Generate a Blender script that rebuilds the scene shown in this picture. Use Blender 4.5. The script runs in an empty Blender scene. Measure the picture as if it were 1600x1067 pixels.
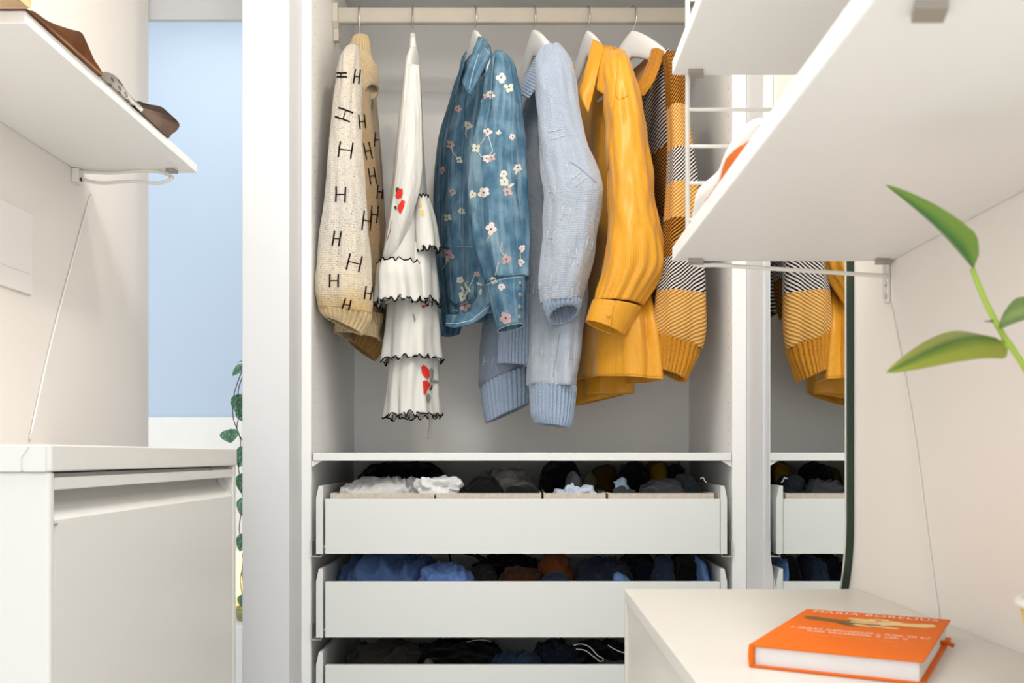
import bpy, bmesh, math, random
import numpy as np
from mathutils import Vector, Matrix, noise
from mathutils.bvhtree import BVHTree

# ---------------------------------------------------------------- camera, world, lights, exposure
E = 1.06                      # eye height; every z below is written relative to it
F, CX, CY = 1508.0, 815.0, 712.0
scene = bpy.context.scene
COL = scene.collection
cam_d = bpy.data.cameras.new('camera')
cam = bpy.data.objects.new('camera', cam_d)
COL.objects.link(cam)
cam.location = (0, 0, E)
cam.rotation_euler = (math.pi / 2, 0, 0)
cam_d.sensor_width = 36.0
cam_d.lens = 36.0 * F / 1600.0
cam_d.shift_x = (800 - CX) / 1600.0
cam_d.shift_y = (CY - 533.5) / 1600.0
cam_d.clip_start = 0.02
cam_d.dof.use_dof = True
cam_d.dof.focus_distance = 2.32
cam_d.dof.aperture_fstop = 9.0
scene.camera = cam

world = bpy.data.worlds.new('world')
scene.world = world
world.use_nodes = True
bgn = world.node_tree.nodes['Background']
bgn.inputs['Color'].default_value = (0.92, 0.962, 1.0, 1)
bgn.inputs['Strength'].default_value = 0.95

def lamp(name, kind, loc, energy, col, size=0.05, rot=None, size_y=None, spot=None):
    d = bpy.data.lights.new(name, kind)
    d.energy = energy
    d.color = col
    if kind == 'AREA':
        d.size = size
        if size_y:
            d.shape = 'RECTANGLE'; d.size_y = size_y
    else:
        d.shadow_soft_size = size
    if spot:
        d.spot_size = spot; d.spot_blend = 0.6
    o = bpy.data.objects.new(name, d)
    o.location = (loc[0], loc[1], loc[2] + E)
    if rot: o.rotation_euler = rot
    COL.objects.link(o)
    return o
lamp('ceiling_lamp_light', 'POINT', (0.0, 1.72, 1.42), 4.2, (1.0, 0.92, 0.82), 0.03)
lamp('added_fill_light', 'AREA', (-0.12, 1.0, 1.462), 7.5, (1.0, 0.99, 0.97), 0.55)  # unseen fill light, added to brighten the side-facing surfaces
lamp('far_room_light', 'AREA', (-1.0, 3.0, 1.72), 4.4, (1.0, 0.98, 0.95), 0.9)  # area light without a fixture, added to brighten the far room

scene.view_settings.view_transform = 'Standard'
scene.view_settings.look = 'None'
scene.view_settings.gamma = 1.0
scene.view_settings.use_curve_mapping = False
scene.view_settings.exposure = 0.91

# ---------------------------------------------------------------- helpers
def lin(c):
    r = []
    for v in c[:3]:
        v = v / 255.0
        r.append(v / 12.92 if v <= 0.04045 else ((v + 0.055) / 1.055) ** 2.4)
    return (r[0], r[1], r[2], 1.0)

def P(px, py, Y):
    return Vector(((px - CX) * Y / F, Y, (CY - py) * Y / F))

WT = {}     # world translation of every object (all transforms are pure translations)

def register(o, loc, parent):
    o.location = loc
    WT[o.name] = Vector(loc)
    if parent is not None:
        o.parent = parent
        o.matrix_parent_inverse = Matrix.Translation(-WT[parent.name])
    COL.objects.link(o)

def tag(o, label=None, cat=None, group=None, kind=None):
    if label: o['label'] = label
    if cat: o['category'] = cat
    if group: o['group'] = group
    if kind: o['kind'] = kind
    return o

def thing(name, label, cat, loc, group=None):
    o = bpy.data.objects.new(name, None)
    o.empty_display_size = 0.05
    register(o, (loc[0], loc[1], loc[2] + E), None)
    return tag(o, label, cat, group)

def mk(name, verts, faces, mat, parent=None, smooth=True, uvs=None, solid=0.0, label=None):
    """verts in eye-relative world space; the origin goes to the base of the piece"""
    vs = np.array([tuple(v) for v in verts], dtype=float)
    vs[:, 2] += E
    lo, hi = vs.min(0), vs.max(0)
    org = np.array([(lo[0] + hi[0]) / 2, (lo[1] + hi[1]) / 2, lo[2]])
    me = bpy.data.meshes.new(name)
    me.from_pydata((vs - org).tolist(), [], [tuple(f) for f in faces])
    if smooth:
        me.polygons.foreach_set('use_smooth', [True] * len(me.polygons))
    if uvs is not None:
        l = me.uv_layers.new(name='UVMap')
        idx = np.zeros(len(me.loops), dtype=np.int32)
        me.loops.foreach_get('vertex_index', idx)
        arr = np.array(uvs, dtype=np.float32)[idx]
        l.data.foreach_set('uv', arr.ravel())
    me.materials.append(mat)
    me.update()
    o = bpy.data.objects.new(name, me)
    register(o, tuple(org), parent)
    if solid:
        m = o.modifiers.new('thickness', 'SOLIDIFY')
        m.thickness = solid; m.offset = 0
    if label: o['label'] = label
    return o

def box(name, x0, x1, y0, y1, z0, z1, mat, parent=None, bevel=0.0012, seg=2):
    bm = bmesh.new()
    bmesh.ops.create_cube(bm, size=1.0)
    c = Vector(((x0 + x1) / 2, (y0 + y1) / 2, (z0 + z1) / 2))
    for v in bm.verts:
        v.co = Vector((v.co.x * (x1 - x0), v.co.y * (y1 - y0), v.co.z * (z1 - z0))) + c
    if bevel:
        bevel = min(bevel, 0.45 * min(x1 - x0, y1 - y0, z1 - z0))
        bmesh.ops.bevel(bm, geom=list(bm.edges), offset=bevel, segments=seg, profile=0.5, affect='EDGES')
    bm.verts.index_update()
    vs = [v.co.copy() for v in bm.verts]
    fs = [[v.index for v in f.verts] for f in bm.faces]
    bm.free()
    return mk(name, vs, fs, mat, parent, smooth=False)

def prism(name, poly, axis, a0, a1, mat, parent=None, smooth=False):
    """extrude a 2-D polygon along axis ('x','y','z')"""
    def pt(p, a):
        if axis == 'x': return (a, p[0], p[1])
        if axis == 'y': return (p[0], a, p[1])
        return (p[0], p[1], a)
    n = len(poly)
    vs = [pt(p, a0) for p in poly] + [pt(p, a1) for p in poly]
    fs = [list(range(n))[::-1], list(range(n, 2 * n))]
    for i in range(n):
        j = (i + 1) % n
        fs.append([i, j, n + j, n + i])
    return mk(name, vs, fs, mat, parent, smooth)

def tube_geo(path, r, ns=8, closed=False, taper=None):
    pts = [Vector(p) for p in path]
    n = len(pts)
    vs, fs = [], []
    up = None
    for i in range(n):
        if closed:
            t = pts[(i + 1) % n] - pts[i - 1]
        else:
            t = pts[min(i + 1, n - 1)] - pts[max(i - 1, 0)]
        if t.length < 1e-9: t = Vector((0, 0, 1))
        t.normalize()
        if up is None:
            up = Vector((0, 0, 1)) if abs(t.z) < 0.9 else Vector((1, 0, 0))
        u = up - t * up.dot(t)
        if u.length < 1e-6:
            u = t.orthogonal()
        u.normalize()
        up = u
        w = t.cross(u)
        rr = r if taper is None else r * taper(i / max(1, n - 1))
        for k in range(ns):
            a = 2 * math.pi * k / ns
            vs.append(pts[i] + (u * math.cos(a) + w * math.sin(a)) * rr)
    m = n if closed else n - 1
    for i in range(m):
        for k in range(ns):
            a = i * ns + k; b = i * ns + (k + 1) % ns
            c = ((i + 1) % n) * ns + (k + 1) % ns; d = ((i + 1) % n) * ns + k
            fs.append((a, b, c, d))
    if not closed:
        fs.append(tuple(range(ns))[::-1])
        fs.append(tuple((n - 1) * ns + k for k in range(ns)))
    return vs, fs

def tube(name, path, r, mat, parent=None, ns=8, closed=False, taper=None):
    v, f = tube_geo(path, r, ns, closed, taper)
    return mk(name, v, f, mat, parent)

def merge(geos):
    V, Fc = [], []
    for v, f in geos:
        o = len(V)
        V += list(v)
        Fc += [[i + o for i in q] for q in f]
    return V, Fc

def spline(pts, n):
    """cubic through control rows (numpy array k x d) -> n samples, chord-length parameter"""
    a = np.array(pts, dtype=float)
    k = len(a)
    if k == 2:
        t = np.linspace(0, 1, n)[:, None]
        return a[0] * (1 - t) + a[1] * t
    dd = np.linalg.norm(np.diff(a[:, :3], axis=0), axis=1)
    dd = np.maximum(dd, 1e-6)
    s = np.concatenate([[0], np.cumsum(dd)])
    tan = np.zeros_like(a)
    sl = np.diff(a, axis=0) / dd[:, None]
    tan[1:-1] = (sl[:-1] * dd[1:, None] + sl[1:] * dd[:-1, None]) / (dd[:-1] + dd[1:])[:, None]
    tan[0], tan[-1] = sl[0], sl[-1]
    out = []
    for q in np.linspace(0, s[-1], n):
        i = min(max(np.searchsorted(s, q) - 1, 0), k - 2)
        h = dd[i]; u = (q - s[i]) / h
        out.append((2*u**3 - 3*u**2 + 1) * a[i] + (u**3 - 2*u**2 + u) * h * tan[i]
                   + (-2*u**3 + 3*u**2) * a[i+1] + (u**3 - u**2) * h * tan[i+1])
    return np.array(out)

def path3(pts, n):
    return [Vector(p) for p in spline([tuple(p) for p in pts], n)]

def loft(rings, nr=70, ns=72, fold=None, close_top=False):
    """rings: (lx, ly, rx, ry, Y, dY, hd[, bz]) : left and right outline point in the photo at their true depth
    (left at Y+dY, right at Y-dY), half depth hd. Returns verts (nr x ns), faces, uvs in metres."""
    rows = []
    for r in rings:
        lx, ly, rx, ry, Y, dY, hd = r[:7]
        bz = r[7] if len(r) > 7 else 0.0
        L, R = P(lx, ly, Y + dY), P(rx, ry, Y - dY)
        c = (L + R) / 2; a = (R - L) / 2
        rows.append((*c, *a, hd, bz))
    S = spline(rows, nr)
    vs, uv = [], []
    v = 0.0
    circ = np.mean([2 * math.pi * math.sqrt((s[3]**2 + s[4]**2 + s[5]**2 + s[6]**2) / 2) for s in S])
    for i in range(nr):
        c, a = Vector(S[i][:3]), Vector(S[i][3:6])
        b = Vector((0, S[i][6], S[i][7]))
        if i:
            v += (c - Vector(S[i-1][:3])).length
        ah = a.normalized() if a.length > 1e-9 else Vector((1, 0, 0))
        bh = b.normalized() if b.length > 1e-9 else Vector((0, 1, 0))
        t = i / (nr - 1)
        for j in range(ns):
            th = 2 * math.pi * j / ns
            p = c + a * math.cos(th) + b * math.sin(th)
            if fold:
                p = p + (ah * math.cos(th) + bh * math.sin(th)) * fold(th, t)
            vs.append(p)
            uv.append((circ * (j if j <= ns / 2 else ns - j) / ns, v))
    fs = []
    for i in range(nr - 1):
        for j in range(ns):
            k = (j + 1) % ns
            fs.append((i*ns + j, i*ns + k, (i+1)*ns + k, (i+1)*ns + j))
    if close_top:
        fs.append(tuple(range(ns)))
    return vs, fs, uv

def folds(amp, ks=((3, 1.0), (5, .6), (8, .35)), seed=0, grow=1.0, base=0.15, twist=1.5, fine=0.0, sharp=0.0):
    rnd = random.Random(seed)
    ph = [rnd.uniform(0, 6.28) for _ in ks]
    tw = [rnd.uniform(-twist, twist) for _ in ks]
    def f(th, t):
        g = base + (1 - base) * t ** grow
        s = 0.0
        for (k, w), p, q in zip(ks, ph, tw):
            x = k * th + p + q * t + 0.5 * math.sin(5 * t + p)
            s += w * ((1 - sharp) * math.sin(x) + sharp * (2 * abs(math.sin(x / 2)) ** 0.7 - 1.2))
        r = amp * g * s
        if fine:
            r += fine * noise.noise(Vector((3 * math.cos(th), 3 * math.sin(th), 9 * t + seed)))
        return r
    return f

def ribs(k, amp, extra=None):
    def f(th, t):
        s = math.cos(k * th)
        r = amp * (abs(s) ** 0.6 * (1 if s > 0 else -1))
        return r + (extra(th, t) if extra else 0)
    return f

def sheet_geo(grid, nu=14, nv=14, wob=0.0, seed=0):
    """grid: rows of (px, py, Y) control points"""
    rows = [spline([tuple(P(*p)) for p in row], nu) for row in grid]
    vs, uv = [], []
    cols = [spline([rows[r][i] for r in range(len(rows))], nv) for i in range(nu)]
    for j in range(nv):
        for i in range(nu):
            p = Vector(cols[i][j])
            if wob:
                p.y += wob * noise.noise(Vector((i * .5, j * .5, seed)))
            vs.append(p); uv.append((i / nu * .1, j / nv * .1))
    fs = [(j*nu+i, j*nu+i+1, (j+1)*nu+i+1, (j+1)*nu+i) for j in range(nv-1) for i in range(nu-1)]
    return vs, fs, uv

def sheet(name, grid, mat, parent, thick=0.002, nu=14, nv=14, wob=0.0, seed=0):
    v, f, u = sheet_geo(grid, nu, nv, wob, seed)
    return mk(name, v, f, mat, parent, uvs=u, solid=thick), (v, f)

class Caster:
    """finds points on a finished garment surface so prints and stitches lie on it"""
    def __init__(self, geos, lift=0.0):
        self.lift = lift
        V, Fc = merge([(g[0], g[1]) for g in geos])
        self.t = BVHTree.FromPolygons([Vector(v) for v in V], Fc)
    def hit(self, px, py, off=0.0015):
        d = P(px, py, 1.0).normalized()
        loc, nrm, i, dist = self.t.ray_cast(Vector((0, 0, 0)), d)
        if loc is None: return None
        if nrm.dot(d) > 0: nrm = -nrm
        return loc + nrm * (off + self.lift)
    def line(self, name, pts, r, mat, parent, off=0.001, n=None):
        full = []
        for (a, b) in zip(pts[:-1], pts[1:]):
            k = n or max(2, int(math.hypot(b[0]-a[0], b[1]-a[1]) / 4))
            for i in range(k):
                u = i / k
                full.append((a[0] + (b[0]-a[0]) * u, a[1] + (b[1]-a[1]) * u))
        full.append(pts[-1])
        hp = [self.hit(x, y, off) for x, y in full]
        hp = [h for h in hp if h is not None]
        out = [hp[0]] if hp else []
        for h in hp[1:]:
            if (h - out[-1]).length < 0.05: out.append(h)
        if len(out) < 2: return None
        return tube(name, out, r, mat, parent, ns=6)
    def geo_line(self, pts, r, off=0.001):
        hp = [self.hit(x, y, off) for x, y in pts]
        hp = [h for h in hp if h is not None]
        return tube_geo(hp, r, 6) if len(hp) > 1 else None
    def patch(self, pts, off=0.0012, rings=5):
        """filled outline pts (px) laid on the surface, centre-fan with inner rings"""
        cx = sum(p[0] for p in pts) / len(pts); cy = sum(p[1] for p in pts) / len(pts)
        vs = []
        n = len(pts)
        c = self.hit(cx, cy, off)
        if c is None: return None
        vs.append(c)
        for k in range(1, rings + 1):
            for (x, y) in pts:
                u = k / rings
                h = self.hit(cx + (x - cx) * u, cy + (y - cy) * u, off)
                if h is None or (h - c).length > 0.06: return None
                vs.append(h)
        fs = [(0, 1 + i, 1 + (i + 1) % n) for i in range(n)]
        for k in range(rings - 1):
            for i in range(n):
                a = 1 + k * n + i; b = 1 + k * n + (i + 1) % n
                fs.append((a, a + n, b + n, b))
        return vs, fs

def ellipse(cx, cy, a, b, rot=0, n=12):
    c, s = math.cos(rot), math.sin(rot)
    return [(cx + a*math.cos(t)*c - b*math.sin(t)*s, cy + a*math.cos(t)*s + b*math.sin(t)*c)
            for t in [2*math.pi*i/n for i in range(n)]]

# ---------------------------------------------------------------- materials
MATS = {}
def nodes_of(name):
    m = bpy.data.materials.new(name); m.use_nodes = True
    nt = m.node_tree
    return m, nt, nt.nodes['Principled BSDF']

def N(nt, kind, **kw):
    n = nt.nodes.new(kind)
    for k, v in kw.items():
        if hasattr(n, k): setattr(n, k, v)
        else: n.inputs[k.replace('_', ' ')].default_value = v
    return n

def mixc(nt, a, b, fac, blend='MIX'):
    n = nt.nodes.new('ShaderNodeMix'); n.data_type = 'RGBA'; n.blend_type = blend
    def put(sock, v):
        if hasattr(v, 'is_linked') or isinstance(v, bpy.types.NodeSocket): nt.links.new(v, sock)
        else: sock.default_value = v
    put(n.inputs[0], fac); put(n.inputs[6], a); put(n.inputs[7], b)
    return n.outputs[2]

def math_n(nt, op, a, b=None, c=None):
    n = nt.nodes.new('ShaderNodeMath'); n.operation = op
    for i, v in enumerate((a, b, c)):
        if v is None: continue
        if isinstance(v, bpy.types.NodeSocket): nt.links.new(v, n.inputs[i])
        else: n.inputs[i].default_value = v
    return n.outputs[0]

def ramp(nt, fac, stops, interp='LINEAR'):
    n = nt.nodes.new('ShaderNodeValToRGB')
    cr = n.color_ramp; cr.interpolation = interp
    cr.elements[0].position = stops[0][0]; cr.elements[0].color = stops[0][1]
    cr.elements[1].position = stops[-1][0]; cr.elements[1].color = stops[-1][1]
    for p, c in stops[1:-1]:
        e = cr.elements.new(p); e.color = c
    nt.links.new(fac, n.inputs[0])
    return n.outputs[0]

def bump(nt, bsdf, h, strength=0.3, dist=0.002):
    b = N(nt, 'ShaderNodeBump')
    b.inputs['Strength'].default_value = strength
    b.inputs['Distance'].default_value = dist
    nt.links.new(h, b.inputs['Height'])
    nt.links.new(b.outputs[0], bsdf.inputs['Normal'])

def objco(nt):
    return N(nt, 'ShaderNodeTexCoord').outputs['Object']

def noise_n(nt, scale, detail=3, co=None, rough=0.5):
    n = N(nt, 'ShaderNodeTexNoise')
    n.inputs['Scale'].default_value = scale
    n.inputs['Detail'].default_value = detail
    n.inputs['Roughness'].default_value = rough
    nt.links.new(co if co is not None else objco(nt), n.inputs['Vector'])
    return n.outputs['Fac']

def plain(name, col, rough=0.5, metal=0.0, var=0.03, scale=14, bmp=0.0, bscale=120, spec=0.4, emit=0.0, sheen=0.0):
    if name in MATS: return MATS[name]
    m, nt, b = nodes_of(name)
    c = lin(col)
    f = noise_n(nt, scale)
    d = tuple(max(0, x * (1 - var * 3)) for x in c[:3]) + (1,)
    l = tuple(min(1, x * (1 + var)) for x in c[:3]) + (1,)
    nt.links.new(mixc(nt, d, l, f), b.inputs['Base Color'])
    b.inputs['Roughness'].default_value = rough
    b.inputs['Metallic'].default_value = metal
    b.inputs['Specular IOR Level'].default_value = spec
    if sheen:
        b.inputs['Sheen Weight'].default_value = sheen
    if bmp:
        bump(nt, b, noise_n(nt, bscale), bmp, 0.001)
    if emit:
        b.inputs['Emission Color'].default_value = c
        b.inputs['Emission Strength'].default_value = emit
    MATS[name] = m
    return m

M_wall = plain('beige_wall_paint', (243, 237, 230), 0.85, var=0.008, scale=3, bmp=0.05, bscale=260, spec=0.2)
M_wallw = plain('white_wall_paint', (218, 219, 221), 0.8, var=0.006, scale=3, bmp=0.04, bscale=260, spec=0.2)
M_ceil = plain('ceiling_paint', (245, 245, 244), 0.9, var=0.006, spec=0.1)
M_floor = plain('pale_floor', (244, 242, 239), 0.45, var=0.06, scale=6)
M_blue = plain('light_blue_wall_paint', (190, 205, 222), 0.8, var=0.01, scale=1.2, spec=0.2)
M_white = plain('white_melamine', (228, 228, 226), 0.42, var=0.006, scale=5, spec=0.4)
M_inner = plain('wardrobe_foil', (250, 247, 242), 0.55, var=0.03, scale=420, spec=0.3, bmp=0.05, bscale=900)
M_cream = plain('warm_white_lacquer', (220, 219, 215), 0.4, var=0.006, scale=4)
M_metalw = plain('white_powder_coat', (236, 232, 224), 0.38, var=0.01, scale=8)
M_shelf = plain('white_lacquered_shelf', (243, 241, 238), 0.45, var=0.006, scale=4)
M_rail = plain('beige_rail_enamel', (205, 197, 182), 0.4, var=0.02)
M_clip = plain('grey_plastic_clip', (168, 160, 150), 0.4, metal=0.4, var=0.03)
M_steel = plain('brushed_steel', (190, 188, 184), 0.25, metal=1.0, var=0.02)
M_hang = plain('white_hanger_lacquer', (240, 239, 236), 0.35, var=0.006)
M_black = plain('black_thread', (26, 22, 21), 0.8, var=0.05, spec=0.1)
M_dark = plain('dark_gap', (60, 52, 44), 0.7, var=0.05)
M_mirrorrim = plain('dark_green_rim', (44, 62, 50), 0.35, var=0.05)
M_lampw = plain('lamp_diffuser', (255, 236, 205), 0.5, emit=4.0)

def mirror_mat():
    m, nt, b = nodes_of('mirror_silver')
    b.inputs['Base Color'].default_value = (0.86, 0.885, 0.87, 1)
    b.inputs['Metallic'].default_value = 1.0
    b.inputs['Roughness'].default_value = 0.012
    return m
M_mirror = mirror_mat()

def uvsplit(nt):
    s = N(nt, 'ShaderNodeSeparateXYZ')
    nt.links.new(N(nt, 'ShaderNodeTexCoord').outputs['UV'], s.inputs[0])
    return s.outputs[0], s.outputs[1]

def knit(name, stops, length, speck=None, rough=0.95, rows=700, strength=0.5, sheen=0.25, fuzz=0.12, speck_cut=(0.6, 0.68)):
    """stops: (0..1 along the cloth, rgb)"""
    m, nt, b = nodes_of(name)
    u, v = uvsplit(nt)
    vn = math_n(nt, 'DIVIDE', v, length)
    wig = math_n(nt, 'MULTIPLY', math_n(nt, 'SUBTRACT', noise_n(nt, 9), 0.5), 0.18)
    vn = math_n(nt, 'ADD', vn, wig)
    st = [(p, lin(c)) for p, c in stops]
    if len(st) == 1: st = [st[0], (1.0, st[0][1])]
    c = ramp(nt, vn, st)
    fz = noise_n(nt, 160, 4)
    c = mixc(nt, c, (0, 0, 0, 1), math_n(nt, 'MULTIPLY', math_n(nt, 'SUBTRACT', fz, 0.35), fuzz * 2.2))
    if speck:
        s = noise_n(nt, 330, 2)
        k = ramp(nt, s, [(speck_cut[0], (0, 0, 0, 1)), (speck_cut[1], (1, 1, 1, 1))])
        c = mixc(nt, c, lin(speck), math_n(nt, 'MULTIPLY', k, 0.75))
    nt.links.new(c, b.inputs['Base Color'])
    b.inputs['Roughness'].default_value = rough
    b.inputs['Specular IOR Level'].default_value = 0.1
    b.inputs['Sheen Weight'].default_value = sheen
    w1 = math_n(nt, 'SINE', math_n(nt, 'MULTIPLY', u, rows * 1.3))
    w2 = math_n(nt, 'SINE', math_n(nt, 'MULTIPLY', v, rows * 1.7))
    h = math_n(nt, 'ADD', math_n(nt, 'MULTIPLY', math_n(nt, 'ADD', w1, w2), 0.3), math_n(nt, 'MULTIPLY', noise_n(nt, 200, 4), 1.4))
    bump(nt, b, h, strength, 0.0014)
    return m

def denim_mat():
    m, nt, b = nodes_of('washed_denim')
    u, v = uvsplit(nt)
    f = noise_n(nt, 22, 4)
    c = ramp(nt, f, [(0.3, lin((58, 92, 116))), (0.5, lin((82, 120, 144))), (0.72, lin((128, 160, 178)))])
    mpn = N(nt, 'ShaderNodeMapping'); mpn.inputs['Scale'].default_value = (70, 5, 1)
    nt.links.new(N(nt, 'ShaderNodeTexCoord').outputs['UV'], mpn.inputs['Vector'])
    stx = noise_n(nt, 1.0, 3, mpn.outputs[0])
    c = mixc(nt, c, lin((176, 200, 212)), math_n(nt, 'MULTIPLY', ramp(nt, stx, [(0.48, (0, 0, 0, 1)), (0.72, (1, 1, 1, 1))]), 0.55))
    g = noise_n(nt, 520, 2)
    c = mixc(nt, c, lin((44, 70, 92)), math_n(nt, 'MULTIPLY', g, 0.5))
    nt.links.new(c, b.inputs['Base Color'])
    b.inputs['Roughness'].default_value = 0.85
    b.inputs['Specular IOR Level'].default_value = 0.15
    tw = math_n(nt, 'SINE', math_n(nt, 'MULTIPLY', math_n(nt, 'ADD', u, v), 2600))
    bump(nt, b, math_n(nt, 'ADD', math_n(nt, 'MULTIPLY', tw, 0.3), noise_n(nt, 300, 3)), 0.3, 0.001)
    return m
M_denim = denim_mat()

def satin_mat():
    m, nt, b = nodes_of('golden_satin')
    u, v = uvsplit(nt)
    s = math_n(nt, 'SINE', math_n(nt, 'MULTIPLY', math_n(nt, 'ADD', u, math_n(nt, 'MULTIPLY', v, 0.06)), 1500))
    k = math_n(nt, 'MULTIPLY_ADD', s, 0.5, 0.5)
    c = mixc(nt, lin((216, 148, 14)), lin((232, 170, 36)), k)
    c = mixc(nt, c, lin((204, 128, 8)), math_n(nt, 'MULTIPLY', noise_n(nt, 8), 0.5))  # noise mixes a painted shadow tone into the satin
    nt.links.new(c, b.inputs['Base Color'])
    b.inputs['Roughness'].default_value = 0.36
    b.inputs['Specular IOR Level'].default_value = 0.45
    b.inputs['Sheen Weight'].default_value = 0.2
    bump(nt, b, s, 0.12, 0.0008)
    return m
M_satin = satin_mat()

NAVY, CREAMY, MUST, TAN, BROWN = (30, 28, 42), (226, 216, 206), (190, 128, 46), (232, 190, 124), (64, 38, 20)
def stripe_mat(name, bands, length, period=0.0088, slant=0.45):
    """bands: (v0, colourA, colourB) along the cloth"""
    m, nt, b = nodes_of(name)
    u, v = uvsplit(nt)
    vn = math_n(nt, 'DIVIDE', v, length)
    A = ramp(nt, vn, [(p, lin(a)) for p, a, _ in bands], 'CONSTANT')
    B = ramp(nt, vn, [(p, lin(q)) for p, _, q in bands], 'CONSTANT')
    ph = math_n(nt, 'ADD', v, math_n(nt, 'MULTIPLY', u, slant))
    ph = math_n(nt, 'ADD', ph, math_n(nt, 'MULTIPLY', noise_n(nt, 60), 0.003))
    s = math_n(nt, 'SINE', math_n(nt, 'MULTIPLY', ph, 2 * math.pi / period))
    k = ramp(nt, math_n(nt, 'MULTIPLY_ADD', s, 0.5, 0.5), [(0.4, (0, 0, 0, 1)), (0.6, (1, 1, 1, 1))])
    c = mixc(nt, A, B, k)
    c = mixc(nt, c, (0, 0, 0, 1), math_n(nt, 'MULTIPLY', noise_n(nt, 420, 2), 0.22))
    nt.links.new(c, b.inputs['Base Color'])
    b.inputs['Roughness'].default_value = 0.95
    b.inputs['Specular IOR Level'].default_value = 0.1
    bump(nt, b, math_n(nt, 'ADD', s, noise_n(nt, 260, 3)), 0.4, 0.0015)
    return m

_cloth = {}
def cloth(col, rough=0.9):
    if col not in _cloth:
        _cloth[col] = plain('drawer_cloth_%d_%d_%d' % col, col, rough, var=0.1, scale=60, bmp=0.35, bscale=240, spec=0.12, sheen=0.1)
    return _cloth[col]

# ================================================================ the room
def struct(o, label=None):
    o['kind'] = 'structure'
    if label: o['label'] = label
    return o
XL, XR = -0.92, 0.541
TOP = 1.5
TF = 1.76
struct(box('floor', -4.5, 3.5, -5.0, 4.9, -E - 0.06, -E, M_floor, bevel=0))
struct(box('ceiling', -1.04, 0.66, 0.1, 2.9, TOP, TOP + 0.08, M_ceil, bevel=0))
struct(box('wall_left', XL - 0.12, XL, 0.1, 2.38, -E, TOP, M_wall, bevel=0))
struct(box('wall_right', XR, XR + 0.12, 0.1, 2.9, -E, TOP, M_wall, bevel=0))
struct(box('trim_1', -0.611, -0.508, 2.11, 2.86, -E, TOP, M_wallw, bevel=0.0015), 'white wall return between the doorway and the wardrobe')
struct(box('trim_2', XL - 0.12, -0.611, 2.385, 2.402, 1.0784, TF, M_wallw, bevel=0.0015), 'white lintel over the doorway to the blue room')
struct(box('trim_3', 0.518, XR - 0.0005, 2.07, 2.86, -E, TOP, M_wallw, bevel=0.0012), 'white filler strip between wardrobe and right wall')
struct(box('trim_4', -0.5075, 0.5175, 2.225, 2.86, 1.285, TOP, M_wallw, bevel=0.001), 'white panel above the wardrobe')
TF = 1.76
struct(box('wall_far', -3.2, 1.2, 3.70, 3.80, -E, TF, M_blue, bevel=0))
struct(box('wall_far_side', -3.2, -3.1, 2.4, 3.70, -E, TF, M_wallw, bevel=0))
struct(box('wall_far_right', 1.1, 1.2, 2.95, 3.70, -E, TF, M_wallw, bevel=0))
struct(box('ceiling_far', -3.2, 1.2, 2.405, 3.80, TF, TF + 0.08, M_ceil, bevel=0))
M_marble = plain('white_marbled_panel', (240, 238, 233), 0.4, var=0.02, scale=9)
struct(box('trim_5', -3.1, 1.1, 3.67, 3.699, -E, 0.1465, M_marble, bevel=0.002), 'white panel along the foot of the blue wall')
# the ceiling lamp above the walkway (out of frame, it lights the shelves)
t = thing('ceiling_lamp', 'round white ceiling lamp above the walkway in front of wardrobe', 'lamp', (0, 1.72, TOP - 0.06))
v, f, u = [], [], None
def disc_stack(name, cx, cy, prof, mat, parent, n=32):
    vs, fs = [], []
    for r, z in prof:
        for k in range(n):
            a = 2 * math.pi * k / n
            vs.append((cx + r * math.cos(a), cy + r * math.sin(a), z))
    for i in range(len(prof) - 1):
        for k in range(n):
            j = (k + 1) % n
            fs.append((i*n+k, i*n+j, (i+1)*n+j, (i+1)*n+k))
    fs.append(tuple(range(n))[::-1]); fs.append(tuple((len(prof)-1)*n + k for k in range(n)))
    return mk(name, vs, fs, mat, parent)
disc_stack('lamp_base', 0, 1.72, [(0.07, TOP - 0.025), (0.07, TOP - 0.001)], M_hang, t)
disc_stack('diffuser', 0, 1.72, [(0.02, TOP - 0.06), (0.05, TOP - 0.055), (0.062, TOP - 0.04), (0.062, TOP - 0.0252)], M_lampw, t)

cp = thing('added_fill_panel', 'unseen square fill-light panel added on the ceiling between the two side shelves', 'lamp', (-0.12, 1.0, TOP - 0.036))  # panel body added to go with the fill light
box('frame', -0.42, 0.18, 0.70, 1.30, TOP - 0.03, TOP - 0.0005, M_hang, cp, 0.003)
M_panel = plain('fill_panel_glow', (255, 253, 248), 0.5, emit=1.5)  # glow of the added fill panel
box('diffuser', -0.40, 0.16, 0.72, 1.28, TOP - 0.035, TOP - 0.0301, M_panel, cp, 0)
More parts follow.
